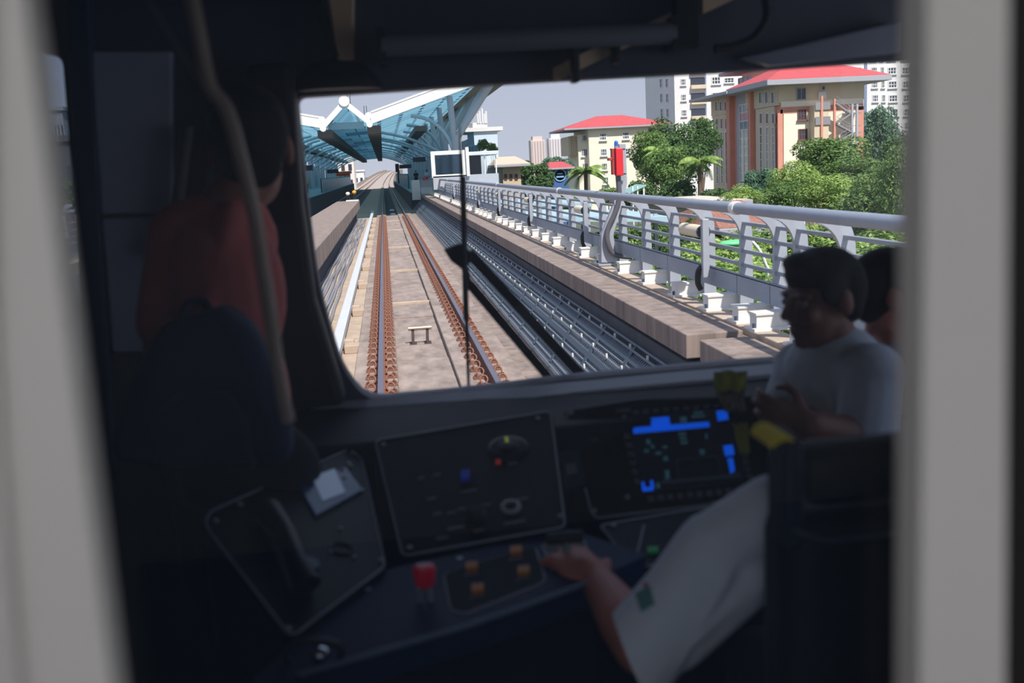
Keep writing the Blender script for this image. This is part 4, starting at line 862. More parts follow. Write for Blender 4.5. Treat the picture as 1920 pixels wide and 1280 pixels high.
# ------------------------------------------------------------------ console
mt_con = mat('console_navy', (14, 22, 38), .65, var=.06, scale=5, spec=.15); mt_pan = mat('panel_black', (12, 14, 20), .5, spec=.2); mt_edge = mat('panel_edge', (150, 158, 176), .45); mt_scr = mat('screw_steel', (150, 156, 168), .4, metal=.3)
mt_sill = mat('sill_grey', (214, 222, 240), .4); mt_txt = mat('label_print', (104, 108, 118), .6); mt_key = mat('key_outline', (84, 88, 98), .5)
CON = thing('driving_console', (.3, 2.0, 0), 'dark driving console with instrument panels beneath the windscreen', 'console')
def top(pts, down=.9, mt=None, nm='console_body', bevel=.008):
    m = MB(); m.prism(pts, (0, 0, -down)); return m.build(nm, mt or mt_con, CON, bevel=bevel)
ZT = .905
def onz(x, y, z): return at(x, y, Z=z)
A = [at(x, y, Y=2.6) for x, y in ((585, 770), (690, 755), (900, 735), (1080, 712), (1455, 679), (1720, 669))]
pa = [V((p.x, 2.598, ZT)) for p in A]
front = [onz(x, y, ZT) for x, y in ((1720, 735), (1440, 740), (1060, 800), (1030, 790), (705, 845), (640, 850))]
front = [V((p.x, min(p.y, 2.4), ZT)) for p in front]
m = MB(); m.prism([V((-.3, 2.598, ZT)), V((1.42, 2.598, ZT)), V((1.42, 2.2, ZT)), V((-.3, 2.2, ZT))], (0, 0, -.85)); m.build('dash_top', mt_con, CON, bevel=.01)
m = MB(); n = 24; up_, lo = [], []
pts = [(584, 790), (640, 772), (690, 757), (790, 748), (900, 737), (1080, 714), (1280, 695), (1455, 680), (1720, 670)]
rows = [[V((p.x, 2.595, max(p.z, ZT+.012))) for p in (at(x, y, Y=2.595) for x, y in pts)], [V((p.x, 2.52, p.z)) for p in (at(x, y+20, Y=2.52) for x, y in pts)]]
rows = [[r+V((0, .0, 0)) for r in R] for R in rows]; low = [[r+V((0, 0, -.03)) for r in rows[1]], [r+V((0, 0, -.03)) for r in rows[0]]]
m.grid(rows+low); m.build('windscreen_sill', mt_sill, CON, smooth=40)
class Panel:
    def __init__(s, nm, poly, plane, th=.02, par=None, mt=None, rim=True, screws=(), r=.012, down=None, tagl=None, zb=.02):
        s.P = plane; s.n = plane.n; fr = plane.frame(*poly[0]); inv = fr.inverted()
        s.fr = fr; pts = [inv @ plane.at(x, y) for x, y in poly]; out = rounded([(p.x, p.y) for p in pts], r, 4)
        m = MB(); m.prism([fr @ V((x, y, -th)) for x, y in out], plane.n*th); s.o = m.build(nm, mt or mt_pan, par or CON)
        if tagl: s.o['label'] = tagl
        if down:
            m = MB(); cx = sum((V((x, y)) for x, y in out), V((0, 0)))/len(out); big = [fr @ V((x+(x-cx.x)*.03, y+(y-cx.y)*.03, -.006)) for x, y in out]
            k = len(big); base = [V((p.x, p.y, zb)) for p in big]; m.add(big+base, [tuple(range(k)), tuple(range(2*k-1, k-1, -1))]+[(i, (i+1) % k, k+(i+1) % k, k+i) for i in range(k)]); m.build('console_body', mt_con, par or CON)
        if rim:
            m = MB(); q = [fr @ V((x, y, .001)) for x, y in out]; m.tube(q+[q[0]], .0022, 5); m.build('panel_rim', mt_edge, s.o)
        for x, y in screws:
            m = MB(); f = plane.frame(x, y); m.lathe([(.0058, 0), (.0058, .003), (.004, .005)], f, 12); m.build('screw', mt_scr, s.o)
    def rect(s, nm, x0, y0, x1, y1, mt, h=.003, par=None, skew=0):
        """flat raised quad whose corners fall on these pixels (skew lifts the right side)"""
        c = [s.P.at(x0, y0), s.P.at(x1, y0+skew), s.P.at(x1, y1+skew), s.P.at(x0, y1)]; m = MB(); m.prism(c, s.n*h); return m.build(nm, mt, par or s.o)
    def quad(s, nm, pts, mt, h=.003, par=None): m = MB(); m.prism([s.P.at(x, y) for x, y in pts], s.n*h); return m.build(nm, mt, par or s.o)
    def knob(s, nm, x, y, prof, mt, par=None): m = MB(); m.lathe(prof, s.P.frame(x, y), 24); return m.build(nm, mt, par or s.o, smooth=40)
    def ring(s, nm, x, y, r, w, mt, a0=0, a1=2*PI, par=None):
        f = s.P.frame(x, y); m = MB(); k = 28; m.tube([f @ V((r*math.cos(a0+(a1-a0)*i/k), r*math.sin(a0+(a1-a0)*i/k), .002)) for i in range(k+1)], w, 6); return m.build(nm, mt, par or s.o, smooth=60)
# centre instrument panel
PC = Panel('instrument_panel', [(703, 826), (1032, 771), (1060, 988), (755, 1043)], Plane(at(705, 828, Y=2.2), at(1035, 772, Y=2.24), at(757, 1040, Y=1.83)), r=.018, down=1, screws=((719, 834), (1008, 785), (1051, 968), (768, 1027)), tagl='centre instrument panel with a dial and a silver ring switch')
g = PC.knob('gauge', 953, 842, [(.045, 0), (.045, .006), (.04, .008)], mat('gauge_face', (22, 30, 36), .4))
PC.ring('scale_ring', 953, 842, .036, .0016, mat('scale_teal', (70, 100, 104), .5), par=g)
for k in range(14):
    a = -.6+k*.33; f = PC.P.frame(953, 842); m = MB(); m.beam(f @ V((.029*math.cos(a), .029*math.sin(a), .009)), f @ V((.037*math.cos(a), .037*math.sin(a), .009)), .002, .002); m.build('scale_mark', mt_key, g)
f = PC.P.frame(953, 842); m = MB(); m.beam(f @ V((-.002, .008, .01)), f @ V((-.006, .032, .01)), .006, .003); m.build('needle', mat('needle_lime', (170, 190, 30), .5, emit=.25), g)
PC.knob('gauge_hub', 953, 846, [(.016, .006), (.016, .014), (.012, .016)], mt_cabd, par=g)
PC.knob('red_lamp', 934, 868, [(.006, 0), (.006, .006), (.003, .009)], mat('red_lamp', (190, 60, 64), .4, emit=.12)); PC.rect('blue_button', 864, 887, 881, 904, mat('blue_button', (20, 60, 190), .4, emit=.04), .008, skew=-3)
k_ = PC.knob('key_switch', 958, 952, [(.021, 0), (.021, .006), (.012, .007), (.011, .002)], mat('silver_ring', (176, 182, 192), .35, metal=.3)); PC.knob('key_hole', 958, 952, [(.012, .004), (.012, .010), (.010, .011)], mt_cabd, par=k_)
PC.knob('rotary_switch', 893, 968, [(.022, 0), (.022, .012), (.016, .022)], mt_cabd)
for x0, y0, w in ((864, 921, 30), (945, 980, 40), (970, 935, 20), (900, 946, 20), (838, 960, 18), (838, 990, 32), (888, 994, 20), (818, 1008, 22), (800, 934, 18), (812, 962, 16), (858, 953, 16), (784, 895, 12), (812, 889, 14), (952, 868, 18)): PC.rect('label_strip', x0, y0, x0+w, y0+5, mt_txt, .0012, skew=-w*.17)
# display panel
PD = Panel('display_panel', [(1060, 770), (1200, 748), (1428, 742), (1449, 905), (1330, 946), (1112, 972)], Plane(at(1060, 770, Y=2.3), at(1440, 720, Y=2.2), at(1112, 972, Y=2.05)), r=.02, down=1, screws=((1071, 774), (1176, 932), (1424, 904), (1170, 782), (1114, 958), (1419, 740)), tagl='right console panel holding the driver display')
scr = PD.quad('driver_display', [(1172, 778), (1375, 764), (1398, 905), (1204, 925)], mat('display_glass', (12, 22, 40), .15, emit=.05), .004); scr['label'] = 'dark blue driver display with bright blue bars'
mt_ui = mat('ui_blue', (0, 92, 240), .4, emit=.42); mt_ui2 = mat('ui_cyan', (88, 150, 168), .4, emit=.05); mt_ui3 = mat('ui_line', (52, 62, 78), .5, emit=.05)
U = lambda nm, pts, mt_, h=.0055: PD.quad(nm, pts, mt_, h, scr)
U('blue_bar', [(1187, 804), (1329, 793), (1331, 802), (1188, 815)], mt_ui); U('blue_block', [(1220, 786), (1255, 783), (1257, 800), (1222, 803)], mt_ui)
U('blue_square', [(1343, 773), (1363, 771), (1366, 788), (1346, 791)], mt_ui); U('blue_square', [(1356, 838), (1374, 836), (1377, 854), (1360, 857)], mt_ui); U('blue_mark', [(1364, 862), (1374, 860), (1378, 884), (1370, 890)], mt_ui)
for q in ([(1203, 906), (1208, 905), (1211, 920), (1205, 922)], [(1205, 917), (1225, 914), (1226, 921), (1206, 923)], [(1219, 903), (1224, 902), (1227, 916), (1221, 918)]): U('blue_mark', q, mt_ui)
for x, y, w, h in ((1212, 826, 7, 9), (1220, 836, 6, 6), (1208, 845, 8, 5), (1228, 850, 12, 4), (1242, 838, 9, 4), (1244, 858, 8, 8), (1275, 784, 12, 10), (1272, 814, 14, 4), (1274, 822, 13, 4), (1276, 830, 13, 4), (1322, 815, 4, 10), (1312, 845, 9, 9), (1247, 884, 8, 16), (1230, 908, 7, 9), (1300, 775, 18, 3), (1296, 782, 26, 3)): U('screen_mark', [(x, y), (x+w, y-w*.08), (x+w+1, y+h-w*.08), (x+1, y+h)], mt_ui2)
for q in ([(1268, 862), (1345, 856), (1346, 858), (1268, 864)], [(1268, 862), (1270, 862), (1274, 896), (1272, 896)], [(1345, 856), (1347, 856), (1352, 890), (1350, 890)], [(1240, 903), (1390, 889), (1391, 895), (1241, 910)]): U('screen_line', q, mt_ui3)
for i in range(10): PD.quad('soft_key', [(1214+i*18.2, 931-i*1.7), (1226+i*18.2, 930-i*1.7), (1228+i*18.2, 940-i*1.7), (1216+i*18.2, 941-i*1.7)], mt_key, .004)
for i in range(7): PD.quad('soft_key', [(1165+i*4, 798+i*16.5), (1177+i*4, 797+i*16.5), (1179+i*4, 807+i*16.5), (1167+i*4, 808+i*16.5)], mt_key, .004)
for i in range(9): PD.quad('soft_key', [(1186+i*19, 771-i*1.3), (1197+i*19, 770-i*1.3), (1198+i*19, 776-i*1.3), (1187+i*19, 777-i*1.3)], mt_key, .004)
for i in range(4): PD.quad('soft_key', [(1388+i*3, 850+i*13), (1399+i*3, 848+i*13), (1402+i*3, 857+i*13), (1391+i*3, 859+i*13)], mt_key, .004)
PD.rect('label_strip', 1155, 768, 1182, 773, mt_txt, .0015, skew=-2)
PD.ring('dial_ring', 1112, 820, .017, .0025, mt_edge); PD.knob('dial_knob', 1112, 822, [(.013, 0), (.013, .014), (.01, .016)], mt_cabd)
h_ = PD.quad('handset', [(1048, 858), (1088, 852), (1102, 915), (1062, 924)], mat('handset_blue', (40, 54, 72), .5), .02); h_['label'] = 'dark blue handset with a grey square'
PD.quad('handset_plate', [(1062, 880), (1082, 877), (1086, 896), (1066, 900)], mat('handset_grey', (100, 112, 120), .5), .022, par=h_)
# left wing panel
PE = Panel('left_wing_panel', [(655, 842), (678, 860), (722, 1062), (545, 1196), (384, 985), (392, 960)], Plane(at(665, 848, Y=2.2), at(390, 975, Y=1.8), at(545, 1190, Y=1.5)), r=[.01, .015, .02, .02, .03, .02], down=1, screws=((661, 849), (404, 978), (540, 1180), (714, 1051), (450, 946), (678, 920), (655, 874)), zb=.66, tagl='slanted left wing panel of the console with a small lit screen')
s2 = PE.quad('small_screen', [(560, 912), (648, 880), (678, 922), (592, 970)], mat('small_screen_blue', (26, 56, 96), .2, emit=.06), .006); s2['label'] = 'small blue screen with a pale square'
PE.quad('pale_square', [(584, 900), (626, 884), (646, 928), (604, 944)], mat('pale_screen', (150, 170, 200), .3, emit=.16), .008, par=s2)
for x, y, c in ((640, 885, 'red_dot'), (652, 874, 'pale_dot'), (644, 900, 'pale_dot')): PE.knob(c, x, y, [(.004, .004), (.004, .009)], mat('red_dot', (170, 40, 70), .4) if c == 'red_dot' else mt_scr, par=s2)
PE.ring('port_ring', 640, 1028, .02, .0022, mt_key)
for x, y in ((638, 992), (620, 1036), (664, 1046)): PE.knob('port_screw', x, y, [(.003, 0), (.003, .004)], mt_scr)
hs = MB(); f = PE.P.frame(545, 1030); hs.tube([PE.P.at(502, 958, .02), PE.P.at(535, 1000, .034), PE.P.at(558, 1060, .034), PE.P.at(575, 1098, .02)], .02, 12, rs=[.026, .019, .019, .026]); o = hs.build('telephone_handset', mt_cabd, PE.o, smooth=60)
hs = MB(); hs.lathe([(.02, .02), (.02, .03)], PE.P.frame(572, 1082)); hs.build('handset_cap', mat('cap_blue', (40, 70, 96), .4), o)
PE.quad('door_seam', [(468, 948), (471, 947), (552, 1128), (549, 1130)], mt_con, .002)
# desk with controls
ZK = .78
PK = Plane(V((0, 0, ZK)), V((1, 0, ZK)), V((0, 1, ZK)))
PF = Panel('desk_top', [(470, 1275), (560, 1200), (730, 1066), (1070, 992), (1215, 1040), (1110, 1086), (890, 1166), (640, 1240), (480, 1300)], PK, th=.05, r=.012, rim=False, mt=mat('desk_blue', (10, 36, 76), .6, spec=.15), tagl='glossy dark blue desk shelf with the controls')
m = MB(); e_ = [PK.at(x, y, .004) for x, y in ((560, 1264), (640, 1242), (890, 1169), (1000, 1130), (1112, 1088))]; m.tube(e_, .005, 8); m.build('desk_edge', mat('edge_blue', (96, 112, 140), .4), PF.o, smooth=60)
m = MB(); m.prism([PK.at(x, y, -.05) for x, y in ((560, 1225), (730, 1080), (1070, 1000), (1110, 1050), (890, 1120))], (0, 0, -.7)); m.build('desk_base', mt_cabd, CON)
for x, y in ((896, 1167), (862, 1048), (690, 1106)): PF.knob('screw', x, y, [(.006, 0), (.006, .003)], mt_scr)
bp = Panel('button_plate', [(832, 1077), (1003, 1026), (1023, 1092), (872, 1152), (846, 1146)], PK, th=-.003, par=PF.o, mt=mat('plate_navy', (12, 18, 30), .7, spec=.12), r=.02)
for x, y in ((885, 1070), (968, 1040), (982, 1078), (896, 1112)):
    q = bp.rect('amber_button', x-11, y-6, x+11, y+6, mat('amber_button', (190, 118, 30), .6), .012, skew=-2)
    bp.rect('label_strip', x-14, y+11, x+12, y+14, mt_key, .0045, skew=-4)
bq = Panel('side_plate', [(1016, 1022), (1090, 1004), (1110, 1052), (1036, 1070)], PK, th=-.003, par=PF.o, mt=mt_pan, r=.01)
# red brake handle on two pins
p = PK.at(800, 1128); hz = at(796, 1082, Y=p.y); t = thing('emergency_handle', (p.x, p.y, ZK), 'red emergency handle on two silver pins on the desk', 'handle')
for dx in (-.0075, .0105): m = MB(); m.cyl((p.x+dx-.004, p.y, ZK), (p.x+dx-.004, p.y, hz.z), .005, 10); m.build('pin', mt_scr, t, smooth=50)
m = MB(); m.lathe([(.013, -.016), (.0165, -.012), (.019, .008), (.0195, .017), (.016, .021)], M.Translation(V((hz.x, p.y, hz.z))) @ M.Diagonal((1, .8, 1, 1)), 20); o = m.build('knob', mat('handle_red', (214, 20, 60), .35, emit=.02), t, smooth=50)
m = MB(); m.lathe([(.011, .0205), (.011, .0225)], M.Translation(V((hz.x, p.y, hz.z))) @ M.Diagonal((1, .8, 1, 1)), 20); m.build('knob_face', mat('handle_pink', (190, 70, 100), .4), o)
# small side console right of the desk, behind the driver's hand
PG = Panel('side_console', [(1125, 985), (1330, 950), (1345, 1040), (1190, 1066)], Plane(at(1125, 985, Z=.77), at(1330, 950, Z=.775), at(1190, 1066, Z=.74)), down=1, screws=((1190, 1058), (1150, 985)), tagl='small side panel with a green lamp')
PG.rect('green_lamp', 1214, 1029, 1234, 1039, mat('green_lamp', (16, 130, 70), .4, emit=.06), .006, skew=-1); PG.quad('door_seam', [(1206, 985), (1209, 985), (1193, 1052), (1190, 1052)], mt_edge, .002)
# round holder with a chrome cap at the near corner of the desk
c = at(588, 1226, Y=1.43); t = thing('cup_holder', c, 'dark ring shaped holder with a chrome cap at the desk corner', 'holder')
m = MB(); k = 36; R_ = .042; f = M.Translation(c) @ M.Rotation(-.9, 4, 'X'); m.tube([f @ V((R_*math.cos(2*PI*i/k), R_*1.05*math.sin(2*PI*i/k), 0)) for i in range(k+1)], .006, 8); m.build('ring', mat('ring_dark', (40, 40, 50), .5), t, smooth=60)
m = MB(); m.lathe([(.013, 0), (.015, .006), (.012, .013), (.004, .016)], M.Translation(at(600, 1232, Y=1.43)), 18); m.build('chrome_cap', mat('chrome', (210, 220, 225), .15, metal=1), t, smooth=60)
m = MB(); m.tube([at(600, 1236, Y=1.43), at(596, 1250, Y=1.44)+V((0, .02, -.06))], .008, 8); m.build('stem', mt_cabd, t)
# olive vest reflected in the door glass, built as solid cloth by the display
t = thing('folded_vest', at(1370, 720, Y=2.33), 'olive yellow vest with a speckled dark band draped behind the display', 'vest')
mt_ol = mat('olive_cloth', (150, 160, 40), .85, var=.15, scale=30); mt_sp = mat('speckled_cloth', (150, 138, 120), .9, col2=(22, 22, 26), scale=160)
def cloth(nm, rows, mt_): m = MB(); m.grid(rows); o = m.build(nm, mt_, t, smooth=180); s = o.modifiers.new('solid', 'SOLIDIFY'); s.thickness = .006; return o
cl = lambda y, x0, x1, u: [PD.P.at(x, y+math.sin(i*1.3)*2, u+.006*math.sin(i*1.9+y*.1)) for i, x in enumerate([x0+(x1-x0)*k/8 for k in range(9)])]
cloth('upper_cloth', [cl(698, 1338, 1398, .03), cl(715, 1338, 1398, .03), cl(734, 1342, 1399, .026)], mt_ol)
cloth('speckled_band', [cl(734, 1344, 1396, .024), cl(752, 1350, 1394, .02), cl(771, 1358, 1396, .016)], mt_sp)
cloth('lower_cloth', [cl(796, 1378, 1402, .012), cl(820, 1380, 1404, .012), cl(850, 1386, 1405, .012)], mt_ol)
# ------------------------------------------------------------------ windscreen wiper outside the glass
YP = 2.76; Wp = lambda x, y: at(x, y, Y=YP)
t = thing('windscreen_wiper', Wp(870, 480), 'black windscreen wiper standing upright across the glass', 'wiper')
m = MB(); m.tube([Wp(862, 236), Wp(864, 300), Wp(868, 400), Wp(872, 520), Wp(876, 640), Wp(879, 735)], .006, 8, rs=[.0015, .004, .007, .007, .005, .004]); m.build('blade', mt_black, t, smooth=50)
m = MB(); m.tube([Wp(868, 330), Wp(871, 480), Wp(874, 600)], .009, 6); m.build('blade_spine', mt_cabd, t)
m = MB(); a = [Wp(x, y) for x, y in ((832, 468), (862, 456), (886, 474), (884, 492), (866, 504), (846, 490))]; m.prism(a, (0, .03, 0)); m.build('hub', mt_black, t, bevel=.004)
m = MB(); m.beam(Wp(880, 474)+V((0, .02, 0)), Wp(1098, 712)+V((0, .02, 0)), .012, .030); m.build('upper_arm', mt_black, t, bevel=.003)
m = MB(); m.beam(Wp(880, 532)+V((0, .02, 0)), Wp(1036, 716)+V((0, .02, 0)), .012, .026); m.build('lower_arm', mt_black, t, bevel=.003)
m = MB(); m.beam(Wp(872, 490)+V((0, .02, 0)), Wp(884, 545)+V((0, .02, 0)), .012, .02); m.build('link', mt_black, t)
m = MB(); m.beam(Wp(1020, 728), Wp(1120, 724), .05, .05); a = Wp(1066, 728); m.cyl(a, V((a.x, 2.66, a.z)), .03, 12); m.build('pivot', mt_black, t)
# ------------------------------------------------------------------ people
def skinmat(nm, c): return mat(nm, c, .55, var=.05, scale=20)
mt_skin = skinmat('skin_warm', (186, 118, 102)); mt_skind = skinmat('skin_dark', (128, 86, 72)); mt_hair = mat('black_hair', (10, 9, 11), .8, var=.3, scale=60, bump=.3)
mt_shirt = mat('white_shirt', (222, 232, 252), .85, var=.04, scale=14, bump=.15); mt_shirt2 = mat('grey_shirt', (206, 216, 230), .85, var=.05, scale=14, bump=.12); mt_shirt3 = mat('mauve_shirt', (150, 140, 160), .85, var=.05, scale=12)
mt_redc = mat('red_shirt', (240, 134, 130), .9, var=.06, scale=10, bump=.12); mt_trou = mat('dark_trousers', (20, 24, 34), .9, var=.1, scale=10); mt_navy = mat('navy_cloth', (18, 44, 84), .85, var=.1, scale=14, bump=.1)
def basis(f, u=(0, 0, 1)):
    f = V(f).normalized(); u = V(u); r = f.cross(u).normalized(); u = r.cross(f); return f, r, u
def rotm(x, y, z): return M((x, y, z)).transposed()
class Blob:
    def __init__(s): s.m = MB()
    def cap(s, a, b, ra, rb=None, n=14):
        rb = ra if rb is None else rb; a, b = V(a), V(b); d = (b-a)
        if d.length < 1e-5: s.m.sphere(a, ra); return s
        d.normalize(); k = 4; pts = []; rs = []
        for i in range(k+1): t = PI/2*(1-i/k); pts.append(a-d*ra*math.sin(t)); rs.append(max(ra*math.cos(t), ra*.04))
        for i in range(k+1): t = PI/2*(i/k); pts.append(b+d*rb*math.sin(t)); rs.append(max(rb*math.cos(t), rb*.04))
        s.m.tube(pts, 1, n, True, rs); return s
    def ell(s, c, r, R=None): s.m.sphere(c, 1, 18, 12, r, R); return s
    def chain(s, pts, rs):
        for i in range(len(pts)-1): s.cap(pts[i], pts[i+1], rs[i], rs[i+1])
        return s
    def build(s, nm, mt_, parent, vox=.007, smooth=6, cut=None):
        me = s.m.mesh(nm, mt_); o = bpy.data.objects.new('tmp', me); COL.objects.link(o)
        r = o.modifiers.new('r', 'REMESH'); r.mode = 'VOXEL'; r.voxel_size = vox; q = o.modifiers.new('s', 'SMOOTH'); q.iterations = smooth; q.factor = .5
        dg = bpy.context.evaluated_depsgraph_get(); me2 = bpy.data.meshes.new_from_object(o.evaluated_get(dg)); me2.name = nm; bpy.data.objects.remove(o)
        if cut:                                # cut away everything past the given planes (point, normal), for necklines and hems
            b = bmesh.new(); b.from_mesh(me2)
            for p, n in cut: bmesh.ops.bisect_plane(b, geom=b.verts[:]+b.edges[:]+b.faces[:], plane_co=p, plane_no=n, clear_outer=True)
            b.to_mesh(me2); b.free()
        me2.materials.clear(); me2.materials.append(mt_); me2.shade_smooth(); return link(nm, me2, parent)
def head(B, c, f, u=(0, 0, 1), s=1.0, neck=None):
    f, r, u = basis(f, u); R = rotm(r, f, u); P = lambda a, b, d: V(c)+(r*a+f*b+u*d)*s; E = lambda p, q, RR=R: B.ell(p, tuple(x*s for x in q), RR)
    E(P(0, -.012, .022), (.074, .094, .088)); E(P(0, .028, -.045), (.058, .062, .078)); E(P(0, .062, -.098), (.026, .024, .02)); E(P(0, .02, -.085), (.048, .055, .03))
    for k in (-1, 1):
        E(P(k*.030, .074, .018), (.028, .016, .010)); E(P(k*.038, .066, -.03), (.022, .022, .022)); E(P(k*.077, -.012, -.012), (.010, .021, .032)); E(P(k*.012, .094, -.036), (.009, .010, .008))
    B.cap(P(0, .088, .010), P(0, .108, -.028), .009*s, .013*s); E(P(0, .083, -.066), (.024, .012, .007)); E(P(0, .081, -.078), (.021, .012, .008))
    if neck is not None: B.cap(P(0, -.012, -.06), neck, .052*s, .058*s)
    return P, R
def eyes(P, R, s, par):
    for k in (-1, 1):
        m = MB(); m.sphere(P(k*.031, .079, .0), .0125*s, 14, 10, (1, 1, .85), R); e = m.build('eye', mat('eye_white', (120, 112, 108), .3), par, smooth=180)
        m = MB(); m.sphere(P(k*.031, .087, .0), .006*s, 10, 8, (1, .8, 1), R); m.build('iris', mat('eye_dark', (30, 22, 18), .2), e, smooth=180)
def hair(P, R, s, par, mt_=None, long=0):
    B = Blob(); E = lambda p, q: B.ell(p, tuple(x*s for x in q), R)
    E(P(0, -.004, .062), (.074, .092, .060)); E(P(0, -.045, .018), (.078, .068, .088)); E(P(0, .045, .092), (.056, .046, .026)); E(P(0, -.055, -.03-long), (.062, .045, .05))
    for k in (-1, 1): E(P(k*.066, .012, .03), (.014, .04, .045))
    return B.build('hair', mt_ or mt_hair, par, .006, 4)
def hand(B, wr, d, n, side, curl=(.5, .9, .7), spread=.10, s=1.0, thumb=(.6, .5)):
    """palm from the wrist along d, n = back-of-hand normal, side = +1 when the thumb lies along +lateral; four fingers and a thumb"""
    d = V(d).normalized(); n = (V(n)-d*V(n).dot(d)).normalized(); l = d.cross(n)*side; R = rotm(l, d, n)
    wr = V(wr); B.ell(wr+d*.045*s, (.040*s, .052*s, .017*s), R); B.cap(wr-d*.01, wr+d*.03*s, .026*s, .026*s)
    for i, (x, L) in enumerate(((.031, .072), (.011, .080), (-.010, .075), (-.029, .058))):
        p = wr+d*(.086-.004*abs(i-1))*s+l*x*s; B.cap(wr+d*.04*s+l*x*.8*s, p, .012*s, .0105*s); dd = (d+l*(x*spread/.03)).normalized(); a = 0
        for j, fr in enumerate((.46, .30, .24)):
            a += curl[j]*(1+.12*(i-1)); v = dd*math.cos(a)-n*math.sin(a); q = p+v*L*fr*s; B.cap(p, q, (.0098-.0012*j)*s, (.0092-.0014*j)*s, 10); p = q
    b0 = wr+d*.022*s+l*.026*s; t1 = (l*.75+d*.65-n*.25).normalized(); b1 = b0+t1*.042*s; t2 = (d*.9+l*.3-n*thumb[0]).normalized(); b2 = b1+t2*.032*s; t3 = (d*.9-l*thumb[1]-n*.5).normalized(); b3 = b2+t3*.025*s
    B.cap(b0, b1, .014*s, .011*s); B.cap(b1, b2, .011*s, .0095*s); B.cap(b2, b3, .0095*s, .008*s)
J = lambda x, y, Y: at(x, y, Y=Y)
# ---- the driver: only the left arm and shoulder clear the seat, the rest sits behind it
t = thing('person', (.76, 1.4, 0), 'driver in a white short sleeved shirt reaching a hand to the console', 'person')
shL, elL, wrL = J(1338, 1030, 1.45), J(1205, 1212, 1.42), J(1122, 1092, 1.63); shR, elR, wrR = V((.98, 1.42, .95)), V((1.10, 1.52, .70)), V((1.0, 1.74, .74))
nk, pel = V((.86, 1.44, .985)), V((.76, 1.38, .56)); B = Blob(); hc = V((.985, 1.48, 1.135)); fw = V((-.05, 1, -.15))
P, R = head(B, hc, fw, (.45, 0, 1), 1.0, nk)
B.ell((.77, 1.41, .84), (.165, .10, .15)).ell((.76, 1.39, .68), (.145, .10, .16)).ell(pel, (.165, .12, .11)); B.cap(nk, (.72, 1.43, .92), .05, .06).cap(nk, (.92, 1.43, .93), .05, .06).cap(shL, J(1452, 970, 1.45), .048, .048).cap(J(1452, 970, 1.45), (.70, 1.42, .89), .048, .055).cap(shR, (.86, 1.42, .92), .052, .07)
B.chain([shL, elL, elL.lerp(wrL, .35), wrL], [.05, .045, .046, .031]); B.chain([shR, elR, wrR], [.05, .040, .026])
dL = (J(1072, 1050, 1.70)-wrL).normalized(); hand(B, wrL, dL, (.15, -.25, 1), 1, (.5, .85, .6), .14, 1.16); hand(B, wrR, (-.3, .9, -.1), (0, 0, 1), -1)
for hx, kn, an in ((.68, (.64, 1.66, .56), (.66, 1.72, .1)), (.84, (.92, 1.70, .56), (.92, 1.76, .1))): B.chain([(hx, 1.38, .55), kn, an], [.085, .062, .042]); B.cap((an[0], an[1]-.03, .04), (an[0], an[1]+.14, .035), .042, .032)
B.build('body', mt_skin, t, .0048, 5); eyes(P, R, 1, t); hair(P, R, 1.02, t)
S_ = Blob(); S_.ell((.77, 1.41, .84), (.182, .118, .16)).ell((.76, 1.39, .68), (.165, .118, .19)).cap(nk-V((0, 0, .03)), (.72, 1.43, .91), .055, .07).cap(nk-V((0, 0, .03)), (.92, 1.43, .92), .055, .07)
S_.cap(shL, J(1452, 960, 1.45), .060, .062).cap(J(1452, 960, 1.45), (.70, 1.42, .90), .062, .075).cap(shR, (.86, 1.42, .92), .068, .08)
dn = (elL-shL).normalized()
S_.chain([shL, shL.lerp(elL, .5)+V((.004, 0, 0)), elL+dn*.03], [.062, .064, .072]); S_.cap(shL+V((.05, -.01, -.04)), elL+V((.055, 0, .0)), .055, .045); S_.cap(shL+V((.09, 0, -.03)), elL+V((.05, .0, .06)), .05, .04)
for q0, q1, w0 in ((V((.012, -.052, .0)), V((.03, -.05, -.01)), .018), (V((-.03, -.045, -.0)), V((-.015, -.055, .01)), .014), (V((.06, -.04, -.02)), V((.06, -.045, .02)), .018), (V((.10, -.035, .0)), V((.075, -.03, .07)), .016)): S_.cap(shL.lerp(elL, .12)+q0, shL.lerp(elL, .92)+q1, w0, w0*.8)
hr = shR.lerp(elR, .7); S_.chain([shR, hr+(elR-shR).normalized()*.06], [.068, .066])
cp = J(1164, 1190, 1.42); sh = S_.build('shirt', mt_shirt, t, .006, 4, cut=[(cp, V((-.93, .1, -.36)))])
from mathutils.bvhtree import BVHTree
tr_ = BVHTree.FromPolygons([v.co for v in sh.data.vertices], [p.vertices for p in sh.data.polygons])
off = sh.matrix_parent_inverse.inverted() @ V((0, 0, 0)) if 0 else V((0, 0, 0))
def on_shirt(x, y):
    d = ray(x, y).normalized(); h = tr_.ray_cast(EYE, d); return (h[0] if h[0] is not None else J(x, y, 1.37))-d*.0025
for nm, pts, mt_ in (('sleeve_patch', ((1190, 1112), (1218, 1096), (1228, 1132), (1202, 1148)), mat('patch_teal', (90, 150, 150), .8)), ('patch_stripe', ((1204, 1094), (1212, 1089), (1217, 1098), (1208, 1103)), mat('patch_pink', (190, 110, 150), .8))):
    P4 = [V(p) for p in pts]; m = MB(); m.grid([[on_shirt(*(P4[0].lerp(P4[1], i/5).lerp(P4[3].lerp(P4[2], i/5), j/5))) for i in range(6)] for j in range(6)]); m.build(nm, mt_, sh if nm == 'sleeve_patch' else sh, smooth=180)
B = Blob(); B.ell((.76, 1.385, .55), (.18, .135, .13)); 
for hx, kn, an in ((.68, (.64, 1.66, .56), (.66, 1.72, .12)), (.84, (.92, 1.70, .56), (.92, 1.76, .12))): B.chain([(hx, 1.38, .55), kn, an], [.098, .075, .06])
